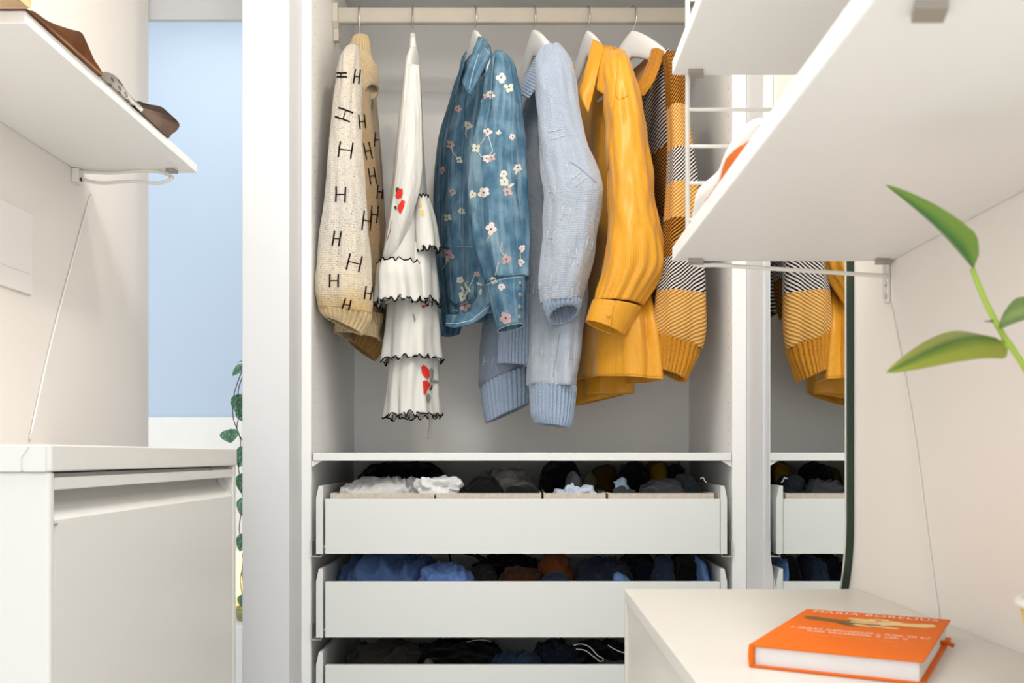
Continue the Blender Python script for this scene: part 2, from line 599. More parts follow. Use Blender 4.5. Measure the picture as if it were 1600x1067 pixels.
# ================================================================ wardrobe
YF, YB = 2.22, 2.80
WX = 0.4845
w = thing('wardrobe', 'tall open white wardrobe with a clothes rail above three drawers', 'wardrobe', (0, 2.5, -E))
M_side = plain('wardrobe_side_foil', (243, 242, 239), 0.5, var=0.006, scale=5)
SIDES = [box('side_panel', -0.5075, -WX, YF, YB, -E, 1.28, M_side, w)]
SIDES.append(box('side_panel', WX, 0.5175, YF, YB, -E, 1.28, M_side, w))
box('back_panel', -WX - 0.003, WX + 0.004, YB - 0.006, YB, -E, 1.28, M_inner, w, 0)
box('top_panel', -WX, WX, YF, YB - 0.006, 1.25, 1.28, M_white, w)
box('plinth', -WX, WX, YF + 0.03, YF + 0.045, -E, -0.98, M_white, w)
for sx in (-1, 1):
    hv = []
    for z_ in np.arange(-0.9, 1.2, 0.032):
        for y_ in (2.262, 2.74):
            hv.append(tube_geo([(sx * (WX + 0.0012), y_, z_), (sx * (WX - 0.0004), y_, z_)], 0.0024, 8))
    V_, F_ = merge(hv)
    hp_ = mk('shelf_pin_holes', V_, F_, M_clip, SIDES[0 if sx < 0 else 1])
    hp_['kind'] = 'stuff'
sh = box('shelf', -0.4795, 0.4835, YF, YB - 0.008, -0.0115, 0.0075, M_white, w, 0.0015)
for sx in (-1, 1):
    prism('shelf_bracket', [(sx * 0.4838, -0.0117), (sx * 0.461, -0.0117), (sx * 0.4838, -0.026)], 'y', YF + 0.004, YF + 0.01, M_white, sh)
# rail: oval tube with end brackets
rv, rf = [], []
nseg = 28
for x in (-0.476, 0.476):
    for k in range(nseg):
        a = 2 * math.pi * k / nseg
        ca, sa = math.cos(a), math.sin(a)
        rv.append((x, 2.49 + 0.011 * math.copysign(abs(ca) ** 0.6, ca), 1.134 + 0.0205 * math.copysign(abs(sa) ** 0.6, sa)))
for k in range(nseg):
    j = (k + 1) % nseg
    rf.append((k, j, nseg + j, nseg + k))
rf.append(tuple(range(nseg))); rf.append(tuple(range(nseg, 2 * nseg)))
rail = mk('clothes_rail', rv, rf, M_rail, w)
for sx in (-1, 1):
    prof = [(2.466, 1.158), (2.514, 1.158), (2.516, 1.11), (2.503, 1.095), (2.497, 1.068), (2.483, 1.068), (2.477, 1.095), (2.464, 1.11)]
    prism('rail_bracket', prof, 'x', sx * 0.4835, sx * 0.4705, M_rail, rail)
    tube('screw', [(sx * 0.4712, 2.49, 1.076), (sx * 0.468, 2.49, 1.076)], 0.004, M_steel, rail, 10)
# drawers
M_runner = plain('zinc_runner', (196, 192, 184), 0.45, metal=0.25)
M_drawer = plain('drawer_white', (221, 223, 220), 0.4, var=0.006, scale=4)
for k, (zt, zb) in enumerate([(-0.0985, -0.2245), (-0.2885, -0.4155), (-0.4790, -0.6060)]):
    yf = 2.205
    d = box('drawer', -0.455, 0.455, yf + 0.0165, 2.72, zb + 0.012, zb + 0.018, M_drawer, w, 0)
    box('drawer_front', -0.449, 0.4535, yf, yf + 0.016, zb, zt, M_drawer, d, 0.0012)
    box('drawer_back', -0.452, 0.454, 2.715, 2.727, zb + 0.0185, zt, M_drawer, d, 0)
    for sx in (-1, 1):
        xi, xo = (sx * 0.4545, sx * 0.4695)
        z2 = zt + 0.030
        poly = [(xi, zb), (xo, zb), (xo, zt + 0.001), (xo - sx * 0.0062, z2), (xi, z2)]
        vs = [(x, yf - 0.0005, z) for x, z in poly] + [(x, 2.727, z) for x, z in poly]
        n = 5
        fs = [list(range(n)), list(range(n, 2 * n))] + [[i, (i + 1) % n, n + (i + 1) % n, n + i] for i in range(n)]
        mk('drawer_side', vs, fs, M_drawer, d, smooth=False)
        # metal runner under the drawer side
        geos = []
        prof = [(0.4838, zb - 0.002), (0.4838, zb - 0.0085), (0.457, zb - 0.0085), (0.457, zb - 0.004), (0.4555, zb - 0.004), (0.4555, zb - 0.0105), (0.4838, zb - 0.0105)]
        prof = [(0.4838, zb + 0.028), (0.4815, zb + 0.028), (0.4815, zb - 0.0055), (0.4605, zb - 0.0055), (0.4605, zb - 0.001), (0.4588, zb - 0.001), (0.4588, zb - 0.0072), (0.4838, zb - 0.0072)]
        pr = [(sx * a, b) for a, b in prof]
        n = len(pr)
        vs = [(x, yf + 0.006, z) for x, z in pr] + [(x, 2.70, z) for x, z in pr]
        fs = [[i, (i + 1) % n, n + (i + 1) % n, n + i] for i in range(n)] + [list(range(n)), list(range(n, 2*n))]
        mk('runner', vs, fs, M_runner, d, smooth=False)

# ================================================================ mirror on the right wall
mr = thing('wall_mirror', 'tall pill-shaped mirror with dark green edge on the right wall', 'mirror', (0.5335, 1.815, -0.36))
yc, rr, zb, ztp = 1.815, 0.2455, -0.11, 0.34
def stadium(r):
    o = []
    for k in range(49):
        a = math.pi + math.pi * k / 48
        o.append((yc + r * math.cos(a), zb + r * math.sin(a)))
    for k in range(49):
        a = math.pi * k / 48
        o.append((yc + r * math.cos(a), ztp + r * math.sin(a)))
    return o
prism('mirror_glass', stadium(rr - 0.0015), 'x', 0.5258, 0.5290, M_mirror, mr)
prism('mirror_rim', stadium(rr), 'x', 0.5291, XR - 0.0004, M_mirrorrim, mr)

# ================================================================ right-hand shelving
M_wire = M_metalw  # lengths from here through the potted plant were scaled about the camera
for (z0, z1, nm, lab) in ((0.28507, 0.30644, 'wall_shelf', 'white wall shelf at right, the lower one, seen from below'),
                          (0.55802, 0.57931, 'wall_shelf', 'white wall shelf at right, the upper one near the clothes rail')):
    s = thing(nm, lab, 'shelf', (0.37832, 0.99309, z0), 'white shelves on the wire ladder')
    box('shelf_board', 0.22085, XR - 0.00057, 0.56748, 1.41587, z0, z1, M_shelf, s, 0.00151)
    for (x, y) in ((0.25253, 1.40168), (0.5235, 1.40168), (0.2582, 0.61288), (0.5235, 0.61288)):
        prism('shelf_clip', [(x - 0.0123, y - 0.0104), (x + 0.00851, y - 0.0104), (x + 0.01419, y + 0.0104), (x - 0.00662, y + 0.0104)], 'z', z0 - 0.00567, z0 - 0.00019, M_clip, s)
ld = thing('wire_ladder', 'white wire ladder bracket holding the shelves on the right wall', 'shelf bracket', (0.37832, 1.41871, 0.25537))
yl = 1.42154
tube('upright', [(0.24449, yl, 0.2932), (0.24449, yl, 0.99309)], 0.0034, M_wire, ld)
tube('upright', [(0.53485, yl, 0.23172), (0.53485, yl, 0.99309)], 0.0034, M_wire, ld)
tube('bottom_rod', path3([(0.24449, yl, 0.30077), (0.24496, yl, 0.288), (0.25158, yl - 0.00284, 0.28232), (0.28374, yl - 0.00946, 0.27901), (0.42561, yl - 0.01135, 0.26955), (0.53485, yl - 0.01135, 0.26246)], 30), 0.00303, M_wire, ld)
zz = 0.34758
while zz < 0.99309:
    tube('rung', [(0.24449, yl, zz), (0.53485, yl, zz)], 0.00284, M_wire, ld)
    zz += 0.05401
box('wall_plate', 0.5358, XR - 0.00038, yl - 0.00757, yl + 0.00757, 0.2251, 0.28374, M_wire, ld, 0.00142)
for zz in (0.25158, 0.23456):
    tube('screw', [(0.5357, yl - 0.00189, zz), (0.53391, yl - 0.00189, zz)], 0.00397, M_steel, ld, 10)
wline = tube('wall_line', path3([(XR - 0.00189, 1.40925, 0.22321), (XR - 0.00189, 1.33737, 0.06384), (XR - 0.00189, 1.25319, -0.18916), (XR - 0.00189, 1.24468, -0.21139)], 24), 0.0009, M_hang)  # thin white tube laid slantwise on the right wall
tag(wline, 'thin white line slanting down the right wall to the desk', 'wall_line')

# colourful folded textile lying on the lower shelf
def textile_mat():
    m, nt, b = nodes_of('printed_textile')
    u, v = uvsplit(nt)
    f = math_n(nt, 'ADD', math_n(nt, 'MULTIPLY', u, 1.0), math_n(nt, 'MULTIPLY', noise_n(nt, 14), 0.012))
    c = ramp(nt, f, [(0.0, lin((236, 232, 226))), (0.030, lin((236, 230, 222))), (0.0305, lin((232, 120, 40))), (0.036, lin((214, 40, 110))), (0.0425, lin((236, 104, 30))), (0.05, lin((226, 60, 40))), (0.056, lin((236, 230, 222)))], 'CONSTANT')
    nt.links.new(c, b.inputs['Base Color']); b.inputs['Roughness'].default_value = 0.85
    bump(nt, b, noise_n(nt, 180, 3), 0.3, 0.001)
    return m
M_textile = textile_mat()
vs, fs, uv = [], [], []
nr, ns = 50, 40
for i in range(nr):
    tt = i / (nr - 1)
    y = 0.92689 + 0.36413 * tt
    hh = 0.0123 * (min(1, 6 * tt, 6 * (1 - tt)) ** 0.5) * (1 + 0.2 * math.sin(9 * tt)) + 0.0057
    for j in range(ns):
        a = 2 * math.pi * j / ns
        ca, sa = math.cos(a), math.sin(a)
        x = 0.27949 - 0.0558 * math.copysign(abs(ca) ** 0.6, ca) + 0.00284 * math.sin(14 * tt)
        z = 0.30691 + hh + hh * math.copysign(abs(sa) ** 0.7, sa)
        vs.append((x, y, max(0.30672, z + (0.00236 * math.sin(11 * tt + 3 * a) if sa > 0 else 0))))
        uv.append((0.0175 - 0.02 * sa + 0.005 * math.sin(5 * tt) if ca > 0.2 else 0.01, tt * .38))
for i in range(nr - 1):
    for j in range(ns):
        k = (j + 1) % ns
        fs.append((i*ns+j, i*ns+k, (i+1)*ns+k, (i+1)*ns+j))
fs.append(tuple(range(ns))); fs.append(tuple((nr-1)*ns + k for k in range(ns)))
tag(mk('folded_textile', vs, fs, M_textile, uvs=uv), 'white folded cloth with orange and pink print on the lower right shelf', 'textile')

# ================================================================ desk-like low cabinet at right
M_desk = plain('desk_white_foil', (218, 214, 206), 0.4, var=0.006, scale=4)
DX, DY, DZ = 0.16504, 1.54828, -0.21356
ds = thing('low_cabinet', 'white low cabinet along the right wall with an orange book on it', 'cabinet', (0.34995, 0.99309, -E))
box('top_board', DX, XR - 0.00057, 0.39724, DY, DZ - 0.01797, DZ, M_desk, ds, 0.00142)
for y in (0.39724, DY - 0.01513):
    box('end_panel', DX, XR - 0.00057, y, y + 0.01513, -E + 0.00095, DZ - 0.01806, M_desk, ds, 0.00095)
box('bottom_board', DX, XR - 0.00057, 0.41284, DY - 0.01561, -E + 0.02837, -E + 0.04351, M_desk, ds, 0.00095)
box('middle_panel', DX + 0.00567, XR - 0.00057, 0.96661, 0.98174, -E + 0.04445, DZ - 0.01816, M_desk, ds, 0.00095)
for y0, y1 in ((0.41379, 0.96614), (0.98222, DY - 0.01627)):
    box('door', DX + 0.00426, DX + 0.01892, y0, y1, -E + 0.04445, DZ - 0.01939, M_desk, ds, 0.00095)

# ================================================================ book
ang = math.radians(-29.0)
ex = Vector((math.cos(ang), math.sin(ang), 0)); ey = Vector((-math.sin(ang), math.cos(ang), 0))
B0 = Vector((0.2303, 0.97323, DZ + 0.00038))
BW, BH, BT = 0.16268, 0.25726, 0.02327
M_orange = plain('orange_cover', (230, 108, 10), 0.6, var=0.015, scale=8, spec=0.15)
M_paper = plain('page_block', (232, 230, 228), 0.8, var=0.03, scale=30)
M_print = plain('white_print', (250, 226, 206), 0.6, var=0.005, spec=0.15)
M_handl = plain('cream_print', (240, 208, 140), 0.5, var=0.05, scale=60)
M_handd = plain('brown_print', (122, 92, 38), 0.5, var=0.12, scale=60)
bk = thing('book', 'orange hardback book with clasped hands on the cover, lying on the cabinet', 'book', tuple(B0 + ex * BW / 2 + ey * BH / 2))
def bpt(u, v, z): return B0 + ex * u + ey * v + Vector((0, 0, z))
def bbox_book(name, u0, u1, v0, v1, z0, z1, mat, parent, bevel=0.00076):
    o = box(name, u0, u1, v0, v1, z0 + 5, z1 + 5, mat, None, bevel)
    COL.objects.unlink(o)
    me = o.data
    org = WT[o.name]
    vs = [bpt(org.x + q.co.x, org.y + q.co.y, org.z + q.co.z - 5 - E) for q in me.vertices]
    fs = [list(p.vertices) for p in me.polygons]
    bpy.data.objects.remove(o)
    return mk(name, vs, fs, mat, parent, smooth=False)
cov = bbox_book('front_cover', 0, BW, 0, BH, BT - 0.00246, BT, M_orange, bk)
bbox_book('back_cover', 0, BW + 0.00095, 0, BH, 0., 0.00246, M_orange, bk)
# rounded spine
sp = []
for (z0) in (0,):
    nn = 10
    prof = [(0.00331, 0.00047)] + [(-0.00113 - 0.00095 * math.sin(math.pi * k / nn), 0.00047 + (BT - 0.00095) * k / nn) for k in range(nn + 1)] + [(0.00331, BT - 0.00047)]
    vs = [bpt(a, 0., b) for a, b in prof] + [bpt(a, BH, b) for a, b in prof]
    n = len(prof)
    fs = [[i, (i + 1) % n, n + (i + 1) % n, n + i] for i in range(n)] + [list(range(n)), list(range(n, 2 * n))]
    mk('spine', vs, fs, M_orange, bk, smooth=False)
# page block with page lines as real thin ridges
vs, fs = [], []
nl = 20
rows = []
for k in range(nl + 1):
    z = 0.00255 + (BT - 0.00511) * k / nl
    ins = 0.00426 + (0.00038 if k % 2 else 0.)
    rows.append([bpt(0.00378, ins, z), bpt(BW - ins, ins, z), bpt(BW - ins, BH - ins, z), bpt(0.00378, BH - ins, z)])
for r in rows: vs += r
for k in range(nl):
    for j in range(4):
        a = 4 * k
        fs.append((a + j, a + (j + 1) % 4, a + 4 + (j + 1) % 4, a + 4 + j))
fs.append((0, 1, 2, 3)); fs.append(tuple(4 * nl + j for j in range(4)))
mk('page_block', vs, fs, M_paper, bk, smooth=False)
# ribbon marker at the fore-edge
tube('ribbon_marker', [bpt(BW - 0.01892, 0.19389, 0.00709), bpt(BW + 0.00378, 0.19389, 0.00709), bpt(BW + 0.00851, 0.18916, 0.00567)], 0.00265, M_orange, bk)
def cover_text(body, u0, u1, vbase, height, mat, name):
    cu = bpy.data.curves.new('txt', 'FONT'); cu.body = body; cu.size = 1.0; cu.space_character = 1.12
    to = bpy.data.objects.new('txt', cu); COL.objects.link(to)
    dg = bpy.context.evaluated_depsgraph_get()
    me = bpy.data.meshes.new_from_object(to.evaluated_get(dg))
    co = [q.co.copy() for q in me.vertices]
    fs = [list(p.vertices) for p in me.polygons]
    bpy.data.objects.remove(to); bpy.data.curves.remove(cu); bpy.data.meshes.remove(me)
    x0 = min(c.x for c in co); x1 = max(c.x for c in co); y1 = max(c.y for c in co); y0 = min(c.y for c in co)
    vs = [bpt(u0 + (c.x - x0) / (x1 - x0) * (u1 - u0), vbase + (c.y - y0) / (y1 - y0) * height, BT + 0.00024) for c in co]
    return mk(name, vs, fs, mat, cov, smooth=False)
cover_text('MARIA BORELIUS', 0.01135, 0.15133, 0.23361, 0.01561, M_print, 'author_name')
# unreadable small print in the photograph: rows of small strokes
rnd = random.Random(4)
def print_row(u0, u1, v0, h, name, dens=0.9458, mat=M_print):
    vs, fs = [], []
    x = u0
    while x < u1:
        wd = rnd.uniform(0.00227, 0.00435)
        if rnd.random() < 0.13: x += 0.0035
        for st in ((0, 0, .28, 1), (.72, 0, 1, 1), (.28, rnd.choice((0, .4, .8)), .72, 0)):
            a0 = x + wd * st[0]; a1 = x + wd * st[2]
            b0 = v0 + h * st[1]; b1 = b0 + h * .2 if st[3] == 0 else v0 + h * rnd.choice((1, 1, .55))
            o = len(vs)
            vs += [bpt(a0, b0, BT + 0.00024), bpt(a1, b0, BT + 0.00024), bpt(a1, b1, BT + 0.00024), bpt(a0, b1, BT + 0.00024)]
            fs.append((o, o+1, o+2, o+3))
        x += wd + 0.00132
    o = mk(name, vs, fs, mat, cov, smooth=False)
    o['kind'] = 'stuff'
M_print2 = plain('faint_print', (240, 158, 86), 0.5, var=0.005)
print_row(0.00946, 0.15322, 0.11539, 0.00804, 'title_print')
print_row(0.03405, 0.13241, 0.10026, 0.00804, 'title_print')
print_row(0.03783, 0.12863, 0.08134, 0.00378, 'small_print', mat=M_print2)
# clasped hands: dark forearm from the left, pale one from the right, fingers interlaced
def flat(name, outlines, mat, dz):
    vs, fs = [], []
    for ol in outlines:
        o = len(vs)
        vs += [bpt(a, b, BT + dz) for a, b in ol]
        fs.append(list(range(o, o + len(ol))))
    return mk(name, vs, fs, mat, cov, smooth=False)
def cap(u0, v0, u1, v1, r, n=6):
    d = math.atan2(v1 - v0, u1 - u0)
    o = [(u1 + r*math.cos(d + a), v1 + r*math.sin(d + a)) for a in np.linspace(-math.pi/2, math.pi/2, n)]
    o += [(u0 + r*math.cos(d + a), v0 + r*math.sin(d + a)) for a in np.linspace(math.pi/2, 3*math.pi/2, n)]
    return o
flat('dark_hand_print', [[(0.00946, 0.19389), (0.01702, 0.20335), (0.04918, 0.19294), (0.0681, 0.19105), (0.07377, 0.1797), (0.06621, 0.16646), (0.04729, 0.17214), (0.01513, 0.18159)],
                         cap(0.05675, 0.16835, 0.07188, 0.157, 0.00378), cap(0.06999, 0.17592, 0.09458, 0.17592, 0.00331)], M_handd, 0.00028)
flat('pale_hand_print', [[(0.14944, 0.20997), (0.15417, 0.19389), (0.14376, 0.18159), (0.1116, 0.18159), (0.10026, 0.17214), (0.09269, 0.18916), (0.10593, 0.20051), (0.12295, 0.2024)]], M_handl, 0.00033)
flat('pale_fingers_print', [cap(0.06053, 0.20713, 0.08512, 0.2024, 0.00426), cap(0.06621, 0.19484, 0.10593, 0.19484, 0.00426), cap(0.0681, 0.18254, 0.10404, 0.18349, 0.00426),
                            cap(0.08323, 0.20997, 0.09836, 0.21375, 0.00378), cap(0.07377, 0.16835, 0.08891, 0.16268, 0.00426), cap(0.09269, 0.16646, 0.11539, 0.16079, 0.00426), cap(0.09836, 0.20619, 0.1135, 0.2024, 0.00426)], M_handl, 0.00038)

# ================================================================ potted plant at right
M_pot = plain('yellow_glaze', (244, 206, 112), 0.4, var=0.03)
M_rimw = plain('white_rim_glaze', (240, 238, 230), 0.35, var=0.01)
M_soil = plain('potting_soil', (96, 60, 38), 0.95, var=0.2, scale=90, bmp=0.8, bscale=120)
def leaf_mat(name, a, b, c, speck=None, scale=16):
    m, nt, bs = nodes_of(name)
    u, v = uvsplit(nt)
    mid = math_n(nt, 'ABSOLUTE', u)
    col = ramp(nt, math_n(nt, 'ADD', mid, math_n(nt, 'MULTIPLY', noise_n(nt, scale), 0.55)), [(0.15, lin(c)), (0.45, lin(a)), (0.8, lin(b))])
    if speck:
        k = ramp(nt, noise_n(nt, 130, 2), [(0.56, (0, 0, 0, 1)), (0.62, (1, 1, 1, 1))])
        col = mixc(nt, col, lin(speck), math_n(nt, 'MULTIPLY', k, 0.6))
    nt.links.new(col, bs.inputs['Base Color'])
    bs.inputs['Roughness'].default_value = 0.4
    vein = math_n(nt, 'SINE', math_n(nt, 'MULTIPLY', math_n(nt, 'ADD', math_n(nt, 'MULTIPLY', mid, 0.8), v), 42))
    bump(nt, bs, vein, 0.12, 0.001)
    bs.inputs['Subsurface Weight'].default_value = 0.0
    return m
M_leaf = leaf_mat('green_leaf', (72, 122, 46), (112, 146, 54), (40, 96, 52))
M_leaf2 = leaf_mat('yellow_green_leaf', (98, 124, 38), (142, 150, 48), (68, 100, 34))
M_leaf3 = leaf_mat('pale_green_leaf', (128, 154, 84), (108, 136, 70), (146, 166, 100))
M_stem = plain('light_green_stem', (168, 196, 70), 0.45, var=0.05)

def leaf_geo(base, tip, width, side, fold=0.25, droop=0.0, heart=True, nl=22, nw=10, prof=None, arch=0.0):
    """leaf from base to tip; side = vector across; folded along its midrib"""
    base, tip, side = Vector(base), Vector(tip), Vector(side)
    ax = tip - base; L = ax.length; ax.normalize()
    side = (side - ax * side.dot(ax)).normalized()
    nm = ax.cross(side).normalized()
    vs, uv = [], []
    for i in range(nl + 1):
        s = i / nl
        if prof: wd = prof(s)
        else: wd = (math.sin(math.pi * min(1, s ** 0.62)) ** 0.8) if heart else math.sin(math.pi * s) ** 0.8
        wd *= width / 2
        back = -0.10 * L * (1 - s) ** 6 if heart else 0
        for j in range(-nw, nw + 1):
            q = j / nw
            p = base + ax * (s * L + back * abs(q) ** 1.2) + side * (q * wd) + nm * (abs(q) * wd * fold - droop * L * (s - 0.0) ** 2)
            p.z += arch * math.sin(math.pi * s ** 0.7)
            vs.append(p); uv.append((q, s))
    m = 2 * nw + 1
    fs = [(i*m+j, i*m+j+1, (i+1)*m+j+1, (i+1)*m+j) for i in range(nl) for j in range(m-1)]
    return vs, fs, uv
def leaf(name, base, tip, width, side, mat, parent, **kw):
    v, f, u = leaf_geo(base, tip, width, side, **kw)
    return mk(name, v, f, mat, parent, uvs=u, solid=0.00047)
YP = 0.80393
pot_c = (0.4765, YP)
pl = thing('potted_plant', 'long-leaved green plant in a yellow pot at the right edge', 'plant', (pot_c[0], pot_c[1], DZ))
prof_out = [(0.03783, DZ + 0.00057), (0.04067, DZ + 0.00378), (0.05486, -0.12768)]
disc_stack('pot', *pot_c, [(0.03783, DZ + 0.00057), (0.0402, DZ + 0.00378), (0.04729, -0.17024), (0.05533, -0.12674), (0.05202, -0.12674), (0.04918, -0.14187), (0.04871, -0.14376)], M_pot, pl, 48)
rimp = [(pot_c[0] + 0.05533 * math.cos(a), pot_c[1] + 0.05533 * math.sin(a), -0.12437) for a in np.linspace(0, 2 * math.pi, 61)[:-1]]
tube('pot_rim', rimp, 0.00397, M_rimw, pl, 10, True)
disc_stack('soil', *pot_c, [(0.04824, -0.14187), (0.04776, -0.13809), (0.02837, -0.13525)], M_soil, pl, 32)
s0 = Vector((pot_c[0] - 0.00378, pot_c[1], -0.13809))
stem = path3([s0, (0.45209, YP + 0.00378, -0.04729), P(1632, 640, YP), P(1600, 572, YP), P(1564, 518, YP), P(1535, 460, YP + 0.00378), P(1519, 420, YP + 0.00757)], 40)
st = tube('stem', stem, 0.00265, M_stem, pl, 8, taper=lambda t: 1.35 - 0.5 * t)
def long_prof(p0):
    def f(s):
        return max(0.0, (min(1, s / 0.16) ** 0.55) * (1 - s) ** 0.8 * (1.25 + 0.35 * s))
    return f
leaf('leaf', P(1521, 420, YP + .008), P(1384, 289, YP + .02), 0.046, Vector((0.5, 0.66, -0.45)), M_leaf, pl, fold=-0.3, droop=0.0, heart=False, prof=long_prof(0), arch=0.007)
leaf('leaf', P(1564, 533, YP + .003), P(1384, 586, YP - .03), 0.046, Vector((0.25, 0.72, 0.55)), M_leaf2, pl, fold=0.3, droop=0.02, heart=False, prof=long_prof(0), arch=0.011)
leaf('leaf', P(1560, 509, YP + .002), P(1690, 486, YP - .05), 0.030, Vector((0.1, 0.75, 0.6)), M_leaf3, pl, fold=0.2, droop=0.0, heart=False, prof=long_prof(0), arch=0.008)
tube('leaf_stalk', [P(1583, 545, YP), P(1572, 541, YP + 0.00095), P(1562, 533, YP + 0.00284)], 0.0018, M_stem, st)
tube('leaf_stalk', [P(1552, 501, YP), P(1546, 502, YP + 0.00095), P(1538, 502, YP + 0.00189)], 0.00095, M_soil, st, taper=lambda t: 1 - .7 * t)
# further leaves of the same plant outside the frame, so it is whole from the side
leaf('leaf', P(1660, 690, YP + 0.01892), P(1790, 560, YP + 0.04729), 0.04256, Vector((0.4, 0.6, 0.5)), M_leaf, pl, fold=0.3, droop=0.1, heart=False, prof=long_prof(0))
tube('leaf_stalk', path3([s0, P(1655, 760, YP + 0.00946), P(1660, 690, YP + 0.01892)], 12), 0.00189, M_stem, st)

# ================================================================ left shoe cabinet
M_cab = M_cream
X0, Y0, Y1 = -0.55, 1.125, 1.86
c = thing('shoe_cabinet', 'cream metal shoe cabinet with a tilt-out front by the left wall', 'cabinet', (-0.735, 1.49, -E))
# body shell with rounded vertical front corners
def rrect(x0, x1, y0, y1, r, n=6):
    o = []
    for (cx_, cy_, a0) in ((x1 - r, y1 - r, 0), (x0 + .002, y1 - .002, 90), (x0 + .002, y0 + .002, 180), (x1 - r, y0 + r, 270)):
        rr_ = r if cx_ == x1 - r else .002
        for k in range(n + 1):
            a = math.radians(a0 + 90 * k / n)
            o.append((cx_ + rr_ * math.cos(a), cy_ + rr_ * math.sin(a)))
    return o
lid = prism('lid', rrect(XL + 0.001, X0 + 0.002, Y0 - 0.002, Y1 + 0.002, 0.006), 'z', -0.0185, 0.013, M_cab, c, smooth=False)
m = lid.modifiers.new('edge', 'BEVEL'); m.width = 0.003; m.segments = 3; m.limit_method = 'ANGLE'
# folded-sheet seam on the near side of the lid: two overlapping plates with a slanted gap
zt_, zb_ = 0.0105, -0.0185
xs = lambda px: (px - CX) * (Y0 - 0.003) / F
prism('lid_plate', [(xs(-330), zt_), (xs(45), zt_), (xs(33), -0.002), (xs(33), zb_), (xs(-330), zb_)], 'y', Y0 - 0.0032, Y0 - 0.0021, M_cab, lid)
prism('lid_plate', [(xs(49), zt_), (X0 - 0.003, zt_), (X0 - 0.003, zb_), (xs(38), zb_), (xs(38), -0.003)], 'y', Y0 - 0.0036, Y0 - 0.0021, M_cab, lid)
box('end_panel', XL + 0.001, X0, Y0, Y0 + 0.013, -E + 0.02, -0.0186, M_cab, c, 0.004, 3)
box('end_panel', XL + 0.001, X0, Y1 - 0.018, Y1, -E + 0.02, -0.0186, M_cab, c, 0.002)
box('back_panel', XL + 0.001, XL + 0.006, Y0 + 0.0135, Y1 - 0.0185, -E + 0.02, -0.019, M_cab, c, 0)
box('plinth', XL + 0.001, X0 - 0.03, Y0 + 0.0135, Y1 - 0.0185, -E + 0.0005, -E + 0.05, M_cab, c, 0.001)
ya, yb = Y0 + 0.0138, Y1 - 0.0188
for zoff in (0.0, -0.50):
    zc = zoff
    fl = box('flap', X0 - 0.012, X0 - 0.0012, ya, yb, zc - 0.50 if zoff == 0 else zc - 0.48, zc - 0.0765, M_cab, c, 0.0015)
    # handle bar above, scooped recess between
    box('handle_bar', X0 - 0.008, X0 - 0.0005, ya, yb, zc - 0.0405, zc - 0.026, M_cab, fl, 0.001)
    scoop = [(X0 - 0.0012, zc - 0.0768), (X0 - 0.008, zc - 0.070), (X0 - 0.026, zc - 0.054), (X0 - 0.040, zc - 0.034), (X0 - 0.042, zc - 0.0225), (X0 - 0.044, zc - 0.0225), (X0 - 0.042, zc - 0.035), (X0 - 0.028, zc - 0.056), (X0 - 0.010, zc - 0.075), (X0 - 0.009, zc - 0.0768)]
    prism('scoop', scoop, 'y', ya, yb, M_cab, fl)
    prism('scoop_end', [(X0 - 0.0012, zc - 0.0768), (X0 - 0.026, zc - 0.054), (X0 - 0.042, zc - 0.0225), (X0 - 0.0085, zc - 0.0225), (X0 - 0.0085, zc - 0.0405), (X0 - 0.022, zc - 0.0415)], 'y', yb - 0.004, yb - 0.0002, M_cab, fl)
    tube('hinge_pin', [(X0 - 0.003, ya + 0.001, zc - 0.0806), (X0 + 0.0012, ya + 0.001, zc - 0.0806)], 0.0022, M_clip, fl, 10)

# ================================================================ left shelf
s = thing('wall_shelf', 'white wall shelf at left with brown suede shoes, near the doorway', 'shelf', (-0.8, 1.66, 0.589))
M_shelf_l = M_shelf
box('shelf_board', XL + 0.0006, -0.676, 1.315, 2.012, 0.589, 0.6065, M_shelf, s, 0.0014)
br = thing('wire_bracket', 'white wire bracket under the left shelf end', 'shelf bracket', (-0.8, 2.0, 0.56))
yb_ = 1.985
tube('bracket_rod', path3([(-0.908, yb_, 0.572), (-0.895, yb_, 0.566), (-0.885, yb_ , 0.5635), (-0.80, yb_, 0.5645), (-0.725, yb_, 0.567), (-0.718, yb_, 0.572), (-0.720, yb_, 0.576)], 30), 0.0035, M_wire, br)
tube('bracket_rod', path3([(-0.915, yb_ + .004, 0.586), (-0.86, yb_ + .004, 0.5825), (-0.725, yb_ + .004, 0.5765), (-0.718, yb_ + .004, 0.572)], 20), 0.0032, M_wire, br)
box('wall_plate', XL + 0.0004, -0.905, yb_ - 0.016, yb_ + 0.012, 0.560, 0.5885, M_wire, br, 0.002)
tube('screw', [(-0.9049, yb_ - 0.004, 0.567), (-0.903, yb_ - 0.004, 0.567)], 0.004, M_dark, br, 10)
prism('clip', [(-0.729, yb_ - 0.009), (-0.714, yb_ - 0.009), (-0.710, yb_ + 0.009), (-0.725, yb_ + 0.009)], 'z', 0.582, 0.5888, M_clip, br)
wline = tube('wall_line', path3([(XL + 0.003, 2.055, 0.556), (XL + 0.003, 1.96, 0.375), (XL + 0.003, 1.875, 0.207), (XL + 0.003, 1.80, 0.03)], 24), 0.0024, M_hang)  # white tube running aslant down the left wall
tag(wline, 'white line slanting down the left wall below the shelf', 'wall_line')
wp = thing('wall_panel', 'flat white access panel on the left wall above the shoe cabinet', 'panel', (XL, 1.70, 0.29))
M_plate = plain('off_white_plate', (244, 240, 235), 0.6, var=0.005)
box('panel_plate', XL + 0.0004, XL + 0.006, 1.60, 1.805, 0.30, 0.452, M_plate, wp, 0.002)
box('panel_seam', XL + 0.0061, XL + 0.0075, 1.60, 1.79, 0.337, 0.339, M_wall, wp, 0.0004)

